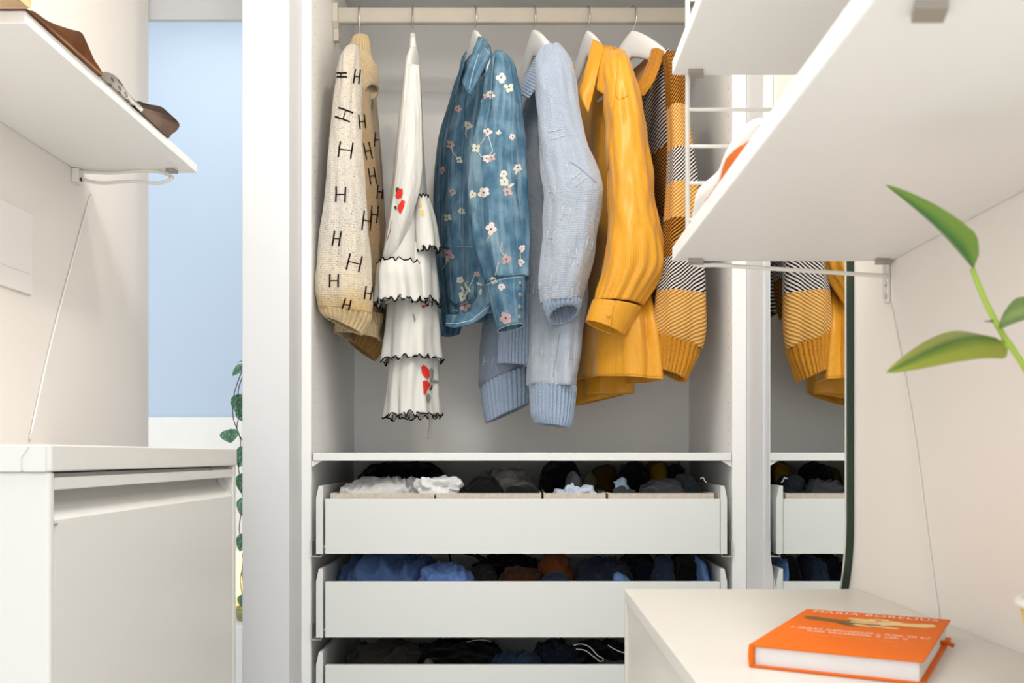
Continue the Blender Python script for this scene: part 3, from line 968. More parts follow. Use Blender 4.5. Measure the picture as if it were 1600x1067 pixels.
# suede shoes on the left shelf (only the soles and toes rise over the edge)
def suede(name, col, c2):
    m, nt, b = nodes_of(name)
    f = noise_n(nt, 26, 4)
    nt.links.new(ramp(nt, f, [(0.3, lin(col)), (0.7, lin(c2))]), b.inputs['Base Color'])
    b.inputs['Roughness'].default_value = 0.9; b.inputs['Sheen Weight'].default_value = 0.2
    b.inputs['Specular IOR Level'].default_value = 0.15
    bump(nt, b, noise_n(nt, 300, 3), 0.35, 0.001)
    return m
M_suede = suede('brown_suede', (110, 66, 32), (138, 86, 42))
M_suede2 = suede('dark_brown_suede', (72, 52, 40), (98, 74, 58))
M_tan = suede('tan_leather', (196, 158, 110), (216, 184, 140))
def sole_mat():
    m, nt, b = nodes_of('patterned_grey_sole')
    vo = N(nt, 'ShaderNodeTexVoronoi'); vo.inputs['Scale'].default_value = 55
    mp = N(nt, 'ShaderNodeMapping'); mp.inputs['Scale'].default_value = (1, 0.8, 1.4)
    nt.links.new(objco(nt), mp.inputs['Vector']); nt.links.new(mp.outputs[0], vo.inputs['Vector'])
    k = ramp(nt, vo.outputs['Distance'], [(0.0, lin((150, 146, 138))), (0.16, lin((112, 110, 104))), (0.30, lin((112, 110, 104))), (0.34, lin((188, 184, 174))), (1.0, lin((188, 184, 174)))], 'CONSTANT')
    nt.links.new(k, b.inputs['Base Color']); b.inputs['Roughness'].default_value = 0.7
    return m
M_sole = sole_mat()
def shelf_piece(name, label, cat, prof, x0, x1, mat, seed, puff=0.012):
    """a soft leather piece: outline in the (y,z) plane at the shelf's front, thick in x"""
    pr = spline([(0, y, z) for y, z in prof], 40)
    nx = 16
    vs, fs = [], []
    n = len(pr)
    for i in range(nx + 1):
        u = i / nx
        x = x0 + (x1 - x0) * u
        k = 1 - 0.35 * u * u
        for p in pr:
            zz = 0.6068 + max(0.0, (p[2] - 0.6068)) * k
            vs.append((x + puff * noise.noise(Vector((p[1] * 12, p[2] * 12, seed))) * (1 - u), p[1], zz))
    for i in range(nx):
        for j in range(n - 1):
            fs.append((i*n+j, i*n+j+1, (i+1)*n+j+1, (i+1)*n+j))
        fs.append((i*n+n-1, i*n, (i+1)*n, (i+1)*n+n-1))
    fs.append(tuple(range(n))); fs.append(tuple(nx*n + k for k in range(n)))
    return tag(mk(name, vs, fs, mat), label, cat, 'shoes on the left shelf')
def yz(px, py, X=-0.668):
    Y = X * F / (px - CX)
    return (Y, (CY - py) * Y / F)
shelf_piece('suede_shoe', 'tan leather shoe at the near end of the left shelf', 'shoe', [yz(-30, 4), yz(-20, -40), yz(20, -38), yz(42, -12), yz(47, 12), yz(44, 14)], -0.672, -0.78, M_tan, 1)
shelf_piece('suede_shoe', 'brown suede shoe with a curved top on the left shelf', 'shoe', [yz(46, 16), yz(52, 16), yz(80, 33), yz(112, 46), yz(128, 52), yz(140, 68), yz(152, 94), yz(163, 120), yz(162, 124)], -0.672, -0.79, M_suede, 2)
shelf_piece('patterned_shoe_sole', 'grey shoe sole with oval pattern between the two brown suede shoes', 'shoe', [yz(160, 120), yz(164, 114), yz(176, 114), yz(186, 120), yz(206, 148), yz(226, 172), yz(219, 178)], -0.672, -0.75, M_sole, 3, 0.002)
shelf_piece('suede_shoe', 'dark brown suede shoe at the far end of the left shelf', 'shoe', [yz(212, 174), yz(218, 160), yz(236, 163), yz(254, 168), yz(268, 179), yz(281, 195), yz(275, 206), yz(269, 214), yz(268, 224)], -0.672, -0.79, M_suede2, 4)

# ================================================================ far room: table, lamp, trailing plant
YT = 3.2
tb = thing('side_table', 'white side table in the blue room beyond the doorway', 'table', (-1.0, YT, -E))
zt2 = P(0, 962, YT).z
box('tabletop', -1.25, -0.75, 3.0, 3.42, zt2 - 0.19, zt2, M_white, tb, 0.004)
for x in (-1.22, -0.78):
    for y in (3.03, 3.39):
        box('leg', x - 0.018, x + 0.018, y - 0.018, y + 0.018, -E + .0005, zt2 - 0.1905, M_dark, tb, 0.002)
M_glow = plain('lit_lampshade', (255, 214, 150), 0.6, emit=0.9)
M_lbase = plain('cream_lamp_base', (238, 224, 196), 0.5)
lx, ly = -0.965, 3.33
lm = thing('table_lamp', 'small warm glowing table lamp behind the trailing plant', 'lamp', (lx, ly, zt2))
disc_stack('lamp_base', lx, ly, [(0.05, zt2 + .0005), (0.05, zt2 + 0.012), (0.02, zt2 + 0.02), (0.02, zt2 + 0.05)], M_lbase, lm)
disc_stack('lamp_shade', lx, ly, [(0.03, zt2 + 0.0505), (0.085, zt2 + 0.055), (0.095, zt2 + 0.12), (0.075, zt2 + 0.18), (0.03, zt2 + 0.2)], M_glow, lm)
def glass_mat():
    m, nt, b = nodes_of('green_glass')
    b.inputs['Base Color'].default_value = lin((196, 204, 130)); b.inputs['Roughness'].default_value = 0.08
    b.inputs['Transmission Weight'].default_value = 0.75
    return m
M_glass = glass_mat()
jx, jy = P(384, 0, 3.12).x, 3.12
M_vleaf = leaf_mat('satin_pothos_leaf', (44, 88, 58), (60, 108, 70), (36, 76, 52), speck=(150, 178, 158), scale=30)
M_vstem = plain('brown_green_vine', (74, 70, 46), 0.6, var=0.1)
tp = thing('trailing_plant', 'trailing plant with silver-speckled heart leaves in a green glass bowl', 'plant', (jx, jy, zt2))
jar_base = zt2 + 0.0006
zj = P(0, 950, jy).z
disc_stack('glass_bowl', jx, jy, [(0.022, jar_base), (0.03, jar_base + 0.004), (0.034, zj - 0.008), (0.036, zj + 0.004), (0.032, zj + 0.0045), (0.030, zj - 0.006), (0.025, jar_base + 0.009)], M_glass, tp)
vines = [[(382, 948), (376, 900), (384, 870), (374, 830), (380, 780), (372, 720), (376, 690), (364, 650), (366, 615), (374, 590), (386, 560), (392, 500)],
         [(386, 948), (378, 890), (386, 840), (378, 760), (384, 700), (370, 668), (376, 640), (372, 612), (380, 586), (396, 540)],
         [(390, 946), (388, 860), (392, 760), (380, 690), (384, 660), (378, 632), (388, 600), (400, 560)]]
for i, vn_ in enumerate(vines):
    tube('vine', path3([P(x, y, jy + 0.02 * math.sin(i * 2 + k)) for k, (x, y) in enumerate(vn_)], 60), 0.0016, M_vstem, tp, 6)
lvs = [((380, 572), (362, 587), 26), ((392, 560), (370, 566), 16), ((374, 618), (374, 650), 30), ((360, 672), (360, 692), 40), ((384, 700), (372, 730), 28),
       ((386, 742), (378, 772), 34), ((386, 780), (376, 806), 34), ((384, 836), (374, 862), 26), ((390, 860), (386, 884), 24), ((378, 930), (376, 948), 16), ((392, 812), (398, 840), 26), ((396, 640), (402, 672), 30), ((394, 700), (404, 730), 30), ((377, 640), (383, 660), 24)]
for i, (b0, t0, wd) in enumerate(lvs):
    Yl = jy - 0.015 - 0.004 * (i % 4)
    leaf('leaf', P(b0[0], b0[1], Yl), P(t0[0], t0[1], Yl - 0.008), wd * Yl / F * 0.9, Vector((1, 0.35 * ((i % 3) - 1), 0.25)), M_vleaf, tp, fold=0.15, droop=0.05, nl=14, nw=6)

# ================================================================ hangers
HOOKS = [('cream H-pattern cardigan', 563, 0.0, 1.062), ('white ruffled dress', 645, 7.0, 1.078), ('floral denim shirt', 742, 17.0, 1.085),
         ('light blue sweater', 834, 17.0, 1.085), ('golden yellow blouse', 918, 18.0, 1.083), ('striped sweater', 988, 36.0, 1.083)]
def hanger(label, px, deg, zt, span=0.19, droop=0.125):
    xc = (px - CX) * 2.49 / F
    h = thing('clothes_hanger', label, 'hanger', (xc, 2.49, zt - 0.05), 'white hangers on the rail')
    a = math.radians(deg)
    d = Vector((math.sin(a), -math.cos(a), 0)); nrm = Vector((math.cos(a), math.sin(a), 0))
    # wooden shoulder bar: deep at the middle, drooping to both ends
    rows = []
    n = 41
    vs, fs = [], []
    ns = 14
    for i in range(n):
        u = -1 + 2 * i / (n - 1)
        au = abs(u)
        cz = zt - 0.022 - droop * au ** 1.25
        hh = 0.024 * (1 - au ** 1.6) + 0.011
        ww = 0.0085 + 0.006 * au ** 2
        if au > 0.96: hh *= 0.75; ww *= 0.8
        cpt = Vector((xc, 2.49, cz)) + d * (u * span)
        for k in range(ns):
            t_ = 2 * math.pi * k / ns
            ca, sa = math.cos(t_), math.sin(t_)
            vs.append(cpt + nrm * ww * math.copysign(abs(ca) ** .7, ca) + Vector((0, 0, hh * math.copysign(abs(sa) ** .7, sa))))
    for i in range(n - 1):
        for k in range(ns):
            j = (k + 1) % ns
            fs.append((i*ns+k, i*ns+j, (i+1)*ns+j, (i+1)*ns+k))
    fs.append(tuple(range(ns))); fs.append(tuple((n-1)*ns+k for k in range(ns)))
    mk('shoulder_bar', vs, fs, M_hang, h)
    # trouser bar below
    tube('lower_bar', [Vector((xc, 2.49, zt - 0.035 - droop)) + d * (-span * .9), Vector((xc, 2.49, zt - 0.035 - droop)) + d * (span * .9)], 0.005, M_hang, h)
    # steel hook over the rail
    hk = []
    zr = 1.134
    for k in range(15):
        t_ = math.radians(-40 + 250 * k / 14)
        hk.append(Vector((xc, 2.49, zr + 0.002)) + d * (0.0165 * math.cos(t_)) * -1 + Vector((0, 0, 0.0265 * math.sin(t_))))
    hk = hk[::-1]
    tail = [Vector((xc, 2.49, zr)) + d * 0.0165 + Vector((0, 0, -0.012)), Vector((xc, 2.49, zt + 0.012)) + d * 0.002, Vector((xc, 2.49, zt - 0.012))]
    # order: open end -> over the rail -> down the shank
    over = [Vector((xc, 2.49, zr)) + d * (-0.0158) + Vector((0, 0, -0.010))]
    for k in range(13):
        t_ = math.pi - math.pi * k / 12
        over.append(Vector((xc, 2.49, zr + 0.006)) + d * (0.0158 * math.cos(t_)) + Vector((0, 0, 0.019 * math.sin(t_))))
    tube('hook', path3(over + tail, 50), 0.0019, M_steel, h)
    return h
hanger('white hanger carrying the cream cardigan, leftmost on the rail', *HOOKS[0][1:], span=0.15)
hanger('white hanger carrying the white ruffled dress', *HOOKS[1][1:], span=0.13)
hanger('white hanger showing in the floral denim shirt collar', *HOOKS[2][1:], droop=0.165)
hanger('white hanger showing in the light blue sweater neck', *HOOKS[3][1:])
hanger('white hanger showing in the golden yellow blouse collar', *HOOKS[4][1:], droop=0.16)
hanger('white hanger carrying the striped sweater, turned sideways at the right', *HOOKS[5][1:], span=0.17, droop=0.115)

# ================================================================ 1. cream cardigan with H motifs
CRE = knit('cream_speckled_knit', [(0.0, (203, 192, 176)), (0.65, (208, 201, 190)), (0.9, (207, 194, 171)), (1.0, (201, 167, 108))], 0.68, speck=(108, 93, 77))
CRB = knit('oatmeal_mustard_knit', [(0.0, (193, 176, 146)), (0.35, (183, 156, 112)), (1.0, (172, 132, 73))], 0.74, speck=(123, 96, 61))
CRR = knit('cream_rib_knit', [(0.0, (203, 178, 136)), (1.0, (199, 183, 154))], 0.3)
MUR = knit('mustard_rib_knit', [(0.0, (175, 136, 78)), (1.0, (166, 125, 68))], 0.2)
g = thing('knit_cardigan', 'cream knit cardigan with black H motifs, leftmost on the rail', 'cardigan', tuple(P(550, 560, 2.45)), 'clothes on the rail')
slv = loft([(543, 78, 560, 76, 2.345, 0, .03), (536, 90, 562, 88, 2.33, 0, .045), (528, 143, 561, 143, 2.305, 0, .055), (521, 204, 562, 204, 2.29, 0, .055), (516, 255, 565, 255, 2.268, 0, .052),
            (512, 306, 568, 306, 2.268, 0, .052), (507, 352, 572, 352, 2.268, 0, .052), (500, 414, 576, 414, 2.268, 0, .052), (498, 462, 578, 468, 2.268, 0, .058), (502, 482, 577, 492, 2.268, 0, .05)],
           100, 96, folds(.004, ((2, 1), (3, .6), (5, .4)), 3, base=.3, fine=.004), close_top=True)
mk('sleeve', slv[0], slv[1], CRE, g, uvs=slv[2], solid=.004)
cuf = loft([(502, 481, 577, 491, 2.268, 0, .051), (505, 488, 574, 502, 2.268, 0, .045), (512, 497, 562, 521, 2.268, 0, .036, -.004)], 20, 220, ribs(26, .0022, folds(.004, ((2, 1),), 3, base=1)))
mk('cuff', cuf[0], cuf[1], CRR, g, uvs=cuf[2], solid=.003)
bod = loft([(554, 66, 573, 64, 2.47, 0, .03), (550, 100, 577, 100, 2.47, 0, .10), (546, 160, 580, 160, 2.47, 0, .14), (544, 223, 586, 223, 2.47, 0, .15), (543, 290, 592, 290, 2.47, 0, .155),
            (541, 350, 597, 350, 2.47, 0, .155), (539, 420, 600, 420, 2.47, 0, .15), (536, 480, 600, 478, 2.47, 0, .15), (533, 500, 599, 496, 2.47, 0, .148)], 100, 110,
           folds(.006, ((4, 1), (7, .8), (11, .5)), 5, base=.3, fine=.006), close_top=True)
mk('body', bod[0], bod[1], CRB, g, uvs=bod[2], solid=.004)
hem = loft([(533, 499, 599, 495, 2.47, 0, .148), (532, 512, 600, 512, 2.47, 0, .145), (531, 526, 601, 535, 2.47, 0, .14)], 16, 300, ribs(60, .0018, folds(.005, ((4, 1), (7, .8)), 5, base=1)))
mk('hem_rib', hem[0], hem[1], CRR, g, uvs=hem[2], solid=.003)
far = loft([(566, 120, 584, 120, 2.62, 0, .03), (572, 250, 594, 250, 2.62, 0, .04), (568, 380, 600, 380, 2.62, 0, .045), (560, 480, 602, 480, 2.61, 0, .045), (550, 520, 602, 530, 2.60, 0, .045)], 50, 60, folds(.003, seed=8))
mk('sleeve', far[0], far[1], CRB, g, uvs=far[2], solid=.004)
fcu = loft([(550, 519, 602, 529, 2.60, 0, .046), (547, 528, 598, 545, 2.60, 0, .042), (546, 535, 585, 562, 2.60, 0, .036, -.006)], 14, 200, ribs(24, .002))
mk('cuff', fcu[0], fcu[1], MUR, g, uvs=fcu[2], solid=.003)
col = loft([(553, 60, 574, 58, 2.44, 0, .02), (549, 74, 576, 68, 2.44, 0, .035), (553, 96, 578, 88, 2.43, -.01, .04), (562, 118, 587, 106, 2.42, -.02, .035), (566, 136, 591, 124, 2.42, -.03, .028), (570, 149, 590, 140, 2.42, -.03, .022, -.01)],
           40, 200, ribs(20, .0018))
mk('neck_rib', col[0], col[1], CRR, g, uvs=col[2], solid=.004)
cs = Caster([slv, bod], .002)
def H_motif(cx, cy, hgt, wid, rot, parent, caster, mat, r=.0019, tilt=0.0, name='letter_motif'):
    c_, s_ = math.cos(rot), math.sin(rot)
    def q(a, b):
        a += tilt * b
        return (cx + a * c_ - b * s_, cy + a * s_ + b * c_)
    geos = []
    for seg in (((-wid/2, -hgt/2), (-wid/2, hgt/2)), ((wid/2, -hgt/2), (wid/2, hgt/2)), ((-wid/2, 0), (wid/2, 0))):
        (a, b) = seg
        pts = [q(a[0] + (b[0]-a[0]) * i / 7, a[1] + (b[1]-a[1]) * i / 7) for i in range(8)]
        gl = caster.geo_line(pts, r if seg[0][1] != 0 else r * .6)
        if gl: geos.append(gl)
    if geos:
        V, Fc = merge(geos)
        mk(name, V, Fc, mat, parent)
for (x, y, h_, w_, r_, tl) in [(538, 180, 22, 15, 1.95, 0), (540, 235, 24, 18, .12, 0), (533, 304, 24, 14, .06, 0), (527, 373, 23, 11, .05, -.1), (553, 411, 25, 18, .22, 0), (523, 439, 20, 13, .02, 0),
                              (542, 476, 18, 9, .25, 0), (572, 345, 30, 12, .1, 0), (556, 120, 22, 8, .1, 0), (564, 190, 22, 9, -.1, 0), (573, 236, 26, 9, -.2, 0), (580, 275, 26, 9, -.15, 0), (588, 218, 22, 8, .1, 0),
                              (583, 335, 26, 10, .1, 0), (574, 458, 20, 9, .15, 0), (592, 300, 20, 8, .1, 0), (534, 118, 16, 6, 1.6, 0)]:
    H_motif(x, y, h_, w_, r_, g, cs, M_black, tilt=tl)

# ================================================================ 2. white ruffled dress
WHT = plain('white_chiffon', (214, 212, 206), 0.8, var=0.02, scale=20, bmp=0.08, bscale=500, spec=0.15)
RED = plain('red_flower_print', (222, 48, 34), 0.8, var=0.05)
GRY = plain('grey_leaf_print', (150, 150, 144), 0.8, var=0.06)
DGR = plain('charcoal_print', (70, 66, 62), 0.8, var=0.06)
YEL = plain('yellow_petal_print', (238, 196, 96), 0.8, var=0.05)
g = thing('ruffled_dress', 'white tiered dress with black-edged ruffles and red flower prints', 'dress', tuple(P(648, 655, 2.45)), 'clothes on the rail')
def ruffle(name, rings, seed, k=9, amp=.006, nr=36, ns=200, cord=True, wave=0.004, topcord=False):
    fo = folds(amp, ((k, 1), (k * 2 - 3, .5), (3, .5)), seed, grow=1.3, base=.25, twist=.6)
    v, f, u = loft(rings, nr, ns, fo)
    rnd_ = random.Random(seed)
    p1, p2 = rnd_.uniform(0, 6), rnd_.uniform(0, 6)
    v = [Vector(q) for q in v]
    for j in range(ns):
        th = 2 * math.pi * j / ns
        dz = wave * (math.sin(k * 2 * th + p1) + .6 * math.sin(k * 3 * th + p2))
        for q in range(5):
            v[(nr - 1 - q) * ns + j].z += dz * (1 - q / 5)
        if topcord:
            for q in range(4):
                v[q * ns + j].z += dz * .8 * (1 - q / 4)
    o = mk(name, v, f, WHT, g, uvs=u, solid=.0012)
    if cord:
        ring = [v[(nr - 1) * ns + j] for j in range(ns)]
        # curly overlocked edge
        ring = [p + Vector((0.0028 * math.sin(j * .55 + seed), 0.002 * math.cos(j * .4), 0.003 * math.sin(j * .75))) for j, p in enumerate(ring)]
        tube('black_edging', ring, .0017, M_black, o, 6, True)
    if topcord:
        ring = [v[j] + Vector((0.001 * math.sin(j * .8), -0.001, 0.001 * math.sin(j * 1.1))) for j in range(ns)]
        tube('black_edging', ring, .0017, M_black, o, 6, True)
    return v, f
top = loft([(641, 77, 651, 77, 2.40, 0, .02), (639, 84, 653, 84, 2.40, 0, .035), (635, 100, 655, 100, 2.41, 0, .06), (631, 150, 657, 150, 2.42, 0, .10), (627, 190, 658, 190, 2.43, 0, .12), (620, 250, 661, 250, 2.43, 0, .13),
            (613, 306, 665, 306, 2.43, 0, .13), (605, 360, 668, 360, 2.43, 0, .13), (600, 420, 674, 420, 2.43, 0, .125), (603, 480, 680, 480, 2.43, 0, .12)],
           90, 110, folds(.004, ((3, 1), (5, .7), (8, .5)), 21, base=.1), close_top=True)
mk('bodice', top[0], top[1], WHT, g, uvs=top[2], solid=.0012)
# front wrap panel, overlapping diagonally
wrap, wg = sheet('wrap_panel', [[(636, 100, 2.335), (645, 100, 2.325), (655, 102, 2.335)], [(627, 190, 2.30), (643, 195, 2.285), (659, 200, 2.31)], [(615, 300, 2.295), (634, 300, 2.27), (657, 290, 2.30)], [(604, 370, 2.305), (622, 372, 2.285), (640, 352, 2.305)], [(597, 410, 2.33), (610, 412, 2.32), (630, 400, 2.325)], [(597, 425, 2.345), (612, 426, 2.34), (636, 424, 2.34)]], WHT, g, .0015, 24, 40, .004, 3)
tB = ruffle('ruffle', [(592, 413, 664, 416, 2.37, 0, .08), (589, 430, 666, 436, 2.36, 0, .088), (588, 455, 668, 456, 2.36, 0, .092), (588, 476, 669, 474, 2.36, 0, .096)], 31, 8, .005, topcord=True)
tS = ruffle('ruffle', [(650, 314, 668, 308, 2.36, 0, .03), (649, 330, 675, 326, 2.36, 0, .042), (650, 360, 681, 355, 2.36, 0, .05), (653, 398, 685, 390, 2.36, 0, .055)], 32, 5, .003, ns=120, topcord=True)
tC = ruffle('ruffle', [(640, 390, 679, 385, 2.41, 0, .08), (640, 430, 683, 430, 2.41, 0, .09), (642, 478, 686, 474, 2.41, 0, .1)], 33, 7, .004)
tD = ruffle('ruffle', [(606, 470, 682, 470, 2.43, 0, .10), (604, 500, 685, 500, 2.43, 0, .108), (602, 535, 688, 535, 2.43, 0, .112), (600, 566, 691, 562, 2.43, 0, .118)], 34, 8, .006)
tE = ruffle('ruffle', [(612, 552, 684, 552, 2.44, 0, .10), (609, 590, 685, 590, 2.44, 0, .108), (607, 625, 686, 625, 2.44, 0, .112), (605, 652, 688, 648, 2.44, 0, .118)], 35, 9, .006)
cs = Caster([top, wg, tB, tS, tC, tD, tE], .0011)
def print_patch(name, pts, mat, parent, caster):
    r = caster.patch(pts)
    if r: mk(name, r[0], r[1], mat, parent)
def px_of(poly, ox, oy, sc): return [(ox + x / sc, oy + y / sc) for x, y in poly]
A = (590, 270, 5.083)
for nm, mat, poly in [('flower_print', RED, [(146, 185), (158, 150), (178, 128), (202, 130), (204, 170), (192, 200), (172, 205), (155, 205)]), ('flower_print', RED, [(182, 235), (196, 212), (214, 225), (214, 272), (202, 300), (180, 330), (164, 290), (170, 255)]),
                      ('flower_print', RED, [(84, 290), (100, 245), (115, 235), (122, 260), (108, 290), (100, 340), (88, 375), (80, 360)]),
                      ('leaf_print', GRY, [(110, 215), (130, 170), (148, 180), (142, 230), (125, 240)]),
                      ('leaf_print', DGR, [(150, 150), (152, 118), (178, 120), (172, 145), (160, 165)]),
                      ('leaf_print', DGR, [(130, 270), (150, 262), (160, 280), (148, 300)]),
                      ('petal_print', YEL, [(338, 300), (370, 300), (365, 360), (352, 335)]),
                      ('petal_print', YEL, [(335, 235), (350, 240), (352, 280), (338, 270)]),
                      ('petal_print', YEL, [(350, 580), (378, 578), (382, 612), (356, 612)]),
                      ('petal_print', RED, [(118, 970), (132, 955), (147, 975), (144, 1015), (112, 1015)])]:
    print_patch(nm, px_of(poly, *A), mat, g, cs)
A = (590, 450, 4.85)
for nm, mat, poly in [('flower_print', RED, [(330, 600), (345, 582), (362, 595), (385, 620), (388, 670), (372, 690), (350, 672), (335, 650)]),
                      ('flower_print', RED, [(340, 705), (370, 700), (398, 735), (370, 770), (360, 808), (345, 805)]),
                      ('leaf_print', GRY, [(388, 620), (402, 604), (418, 620), (416, 680), (400, 712), (388, 680)]),
                      ('leaf_print', GRY, [(362, 820), (385, 800), (398, 830), (388, 868), (370, 862)]),
                      ('leaf_print', GRY, [(408, 715), (440, 698), (458, 712), (430, 725)]),
                      ('leaf_print', DGR, [(386, 770), (405, 730), (412, 745), (400, 775)]),
                      ('leaf_print', GRY, [(262, 190), (276, 205), (292, 240), (280, 268), (268, 230)]),
                      ('petal_print', RED, [(330, 135), (350, 128), (362, 140), (345, 155), (334, 152)])]:
    print_patch(nm, px_of(poly, *A), mat, g, cs)
cs.line('stem_print', [(612, 345), (611, 360), (605, 376)], .0006, DGR, g)
cs.line('stem_print', [(668, 606), (672, 596), (679, 594), (683, 600)], .0006, DGR, g)
# hanging tie
tube('waist_tie', path3([P(672, 640, 2.5), P(673, 660, 2.5), P(670, 686, 2.5)], 14), .0045, WHT, g, 6)
# white neck loop over the hanger
disc = loft([(641, 53, 649, 53, 2.47, 0, .006), (641, 66, 650, 66, 2.46, 0, .008), (640, 80, 652, 80, 2.44, 0, .02)], 12, 20)
mk('neck_loop', disc[0], disc[1], WHT, g, uvs=disc[2], solid=.001)

# ================================================================ 3. floral denim shirt
M_stitch = plain('pale_denim_stitch', (176, 196, 204), 0.8, var=0.05)
M_dstitch = plain('dark_denim_seam', (46, 74, 92), 0.8, var=0.05)
M_pinkw = plain('blush_flower_print', (218, 206, 200), 0.85, var=0.05, scale=60)
M_pink = plain('pink_flower_print', (190, 160, 158), 0.85, var=0.06, scale=60)
M_cream2 = plain('cream_flower_print', (208, 208, 188), 0.85, var=0.05, scale=60)
g = thing('denim_shirt', 'blue denim shirt with pale floral print between dress and sweater', 'shirt', tuple(P(745, 515, 2.45)), 'clothes on the rail')
bod = loft([(742, 78, 768, 84, 2.44, .05, .02), (722, 108, 781, 96, 2.47, .09, .045), (704, 159, 790, 150, 2.50, .12, .06), (688, 217, 792, 217, 2.51, .13, .066), (682, 303, 794, 303, 2.51, .13, .068),
            (684, 397, 792, 397, 2.51, .13, .068), (690, 460, 788, 460, 2.51, .13, .068), (697, 508, 784, 492, 2.50, .12, .066)],
           110, 180, folds(.013, ((6, 1), (9, .8), (14, .4)), 44, base=.15, grow=.6, twist=.6, fine=.004, sharp=.6))
mk('body', bod[0], bod[1], M_denim, g, uvs=bod[2], solid=.0022)
slv = loft([(772, 84, 786, 84, 2.335, 0, .02), (767, 96, 797, 96, 2.325, .005, .04), (762, 120, 806, 120, 2.31, .008, .05), (757, 153, 811, 153, 2.30, .01, .055), (744, 207, 815, 207, 2.30, .01, .058), (734, 265, 818, 265, 2.30, .01, .06),
            (738, 338, 822, 338, 2.30, .01, .06), (747, 394, 823, 394, 2.30, .01, .058), (760, 440, 821, 434, 2.30, .01, .05)],
           110, 140, folds(.006, ((2, .6), (4, 1), (7, .7)), 47, base=.35, twist=1.2, fine=.005, sharp=.5), close_top=True)
mk('sleeve', slv[0], slv[1], M_denim, g, uvs=slv[2], solid=.0022)
cf = loft([(759, 438, 822, 431, 2.30, .01, .05), (768, 480, 820, 474, 2.30, .01, .045), (777, 517, 819, 507, 2.30, .01, .04, -.002)], 24, 80, folds(.001, ((3, 1),), 2, base=1))
cfo = mk('cuff', cf[0], cf[1], M_denim, g, uvs=cf[2], solid=.003)
rg = [cf[0][23 * 80 + j] for j in range(80)]
tube('cuff_edge', rg, .0014, M_stitch, cfo, 6, True)
bk_, bkg = sheet('back_tail', [[(684, 400, 2.62), (700, 400, 2.63), (730, 400, 2.63)], [(686, 470, 2.62), (702, 470, 2.635), (732, 470, 2.63)], [(689, 525, 2.62), (704, 526, 2.635), (718, 522, 2.63), ]], M_denim, g, .002, 16, 16, .006, 5)
tl_, tlg = sheet('front_tail', [[(697, 492, 2.40), (725, 490, 2.355), (772, 470, 2.36)], [(697, 502, 2.40), (722, 502, 2.35), (762, 488, 2.355)], [(697, 510, 2.41), (716, 511, 2.35), (740, 505, 2.35)]], M_denim, g, .003, 24, 10, .003, 6)
# collar: near leaf, far leaf, stand
cl1, c1g = sheet('collar', [[(748, 57, 2.41), (757, 61, 2.40), (767, 76, 2.385)], [(738, 84, 2.37), (749, 89, 2.35), (763, 94, 2.335)], [(729, 112, 2.345), (739, 117, 2.325), (753, 114, 2.325)], [(723, 130, 2.335), (732, 140, 2.318), (743, 134, 2.322)], [(724, 133, 2.334), (731, 145, 2.318), (736, 150, 2.320)]], M_denim, g, .0035, 18, 26)
cl2, c2g = sheet('collar', [[(729, 80, 2.50), (727, 90, 2.49), (724, 104, 2.47)], [(722, 92, 2.52), (719, 108, 2.50), (716, 130, 2.47)], [(719, 106, 2.53), (715, 128, 2.51), (711, 150, 2.48)]], M_denim, g, .0035, 14, 16)
std, stg = sheet('collar_stand', [[(752, 60, 2.41), (766, 76, 2.38), (772, 86, 2.36)], [(748, 80, 2.40), (760, 90, 2.37), (770, 98, 2.345)], [(736, 120, 2.36), (748, 118, 2.35), (760, 120, 2.34)]], M_denim, g, .003, 14, 14)
cs = Caster([bod, slv, cf, tlg, c1g, c2g, stg, bkg], .0009)
for pts, r_, mt in [([(762, 72), (770, 80), (776, 92)], .0013, M_dstitch), ([(757, 76), (765, 84), (774, 96)], .0009, M_stitch), ([(775, 90), (772, 110), (770, 140), (768, 170)], .0012, M_dstitch),
                    ([(760, 442), (775, 436), (790, 432), (808, 430), (820, 430)], .0013, M_dstitch), ([(761, 445), (776, 439), (791, 435), (808, 433), (820, 433)], .0008, M_stitch),
                    ([(711, 386), (728, 386), (744, 386)], .0008, M_stitch), ([(700, 464), (713, 476), (736, 470), (742, 462), (744, 432)], .0011, M_dstitch), ([(700, 468), (713, 479), (738, 473), (745, 464), (747, 434)], .0011, M_dstitch),
                    ([(728, 150), (726, 220), (722, 300), (722, 370)], .001, M_dstitch), ([(697, 505), (716, 506), (738, 499), (758, 484), (768, 476)], .0012, M_stitch), ([(692, 386), (704, 388)], .0009, M_dstitch),
                    ([(748, 86), (742, 104), (737, 124), (733, 140)], .0008, M_stitch)]:
    cs.line('seam', pts, r_, mt, g)
def flower(cx, cy, r, mat, parent, caster, rot=0.0, petals=5, core=None):
    geos = []
    rq = random.Random(int(cx * 31 + cy * 7))
    petals = rq.choice((4, 5, 5))
    for k in range(petals):
        a = rot + 2 * math.pi * k / petals + rq.uniform(-.2, .2)
        q = rq.uniform(.8, 1.15)
        pr = caster.patch(ellipse(cx + r * .56 * q * math.cos(a), cy + r * .56 * q * math.sin(a), r * .46 * q, r * rq.uniform(.34, .46), a, 10), off=.0008 + .0001 * k, rings=2)
        if pr: geos.append(pr)
    if not geos: return
    V, Fc = merge(geos)
    o = mk('flower_print', V, Fc, mat, parent)
    cpt = caster.patch(ellipse(cx, cy, r * .16, r * .16, 0, 8), off=.002, rings=1)
    if cpt: mk('flower_centre', cpt[0], cpt[1], core or M_dstitch, o)
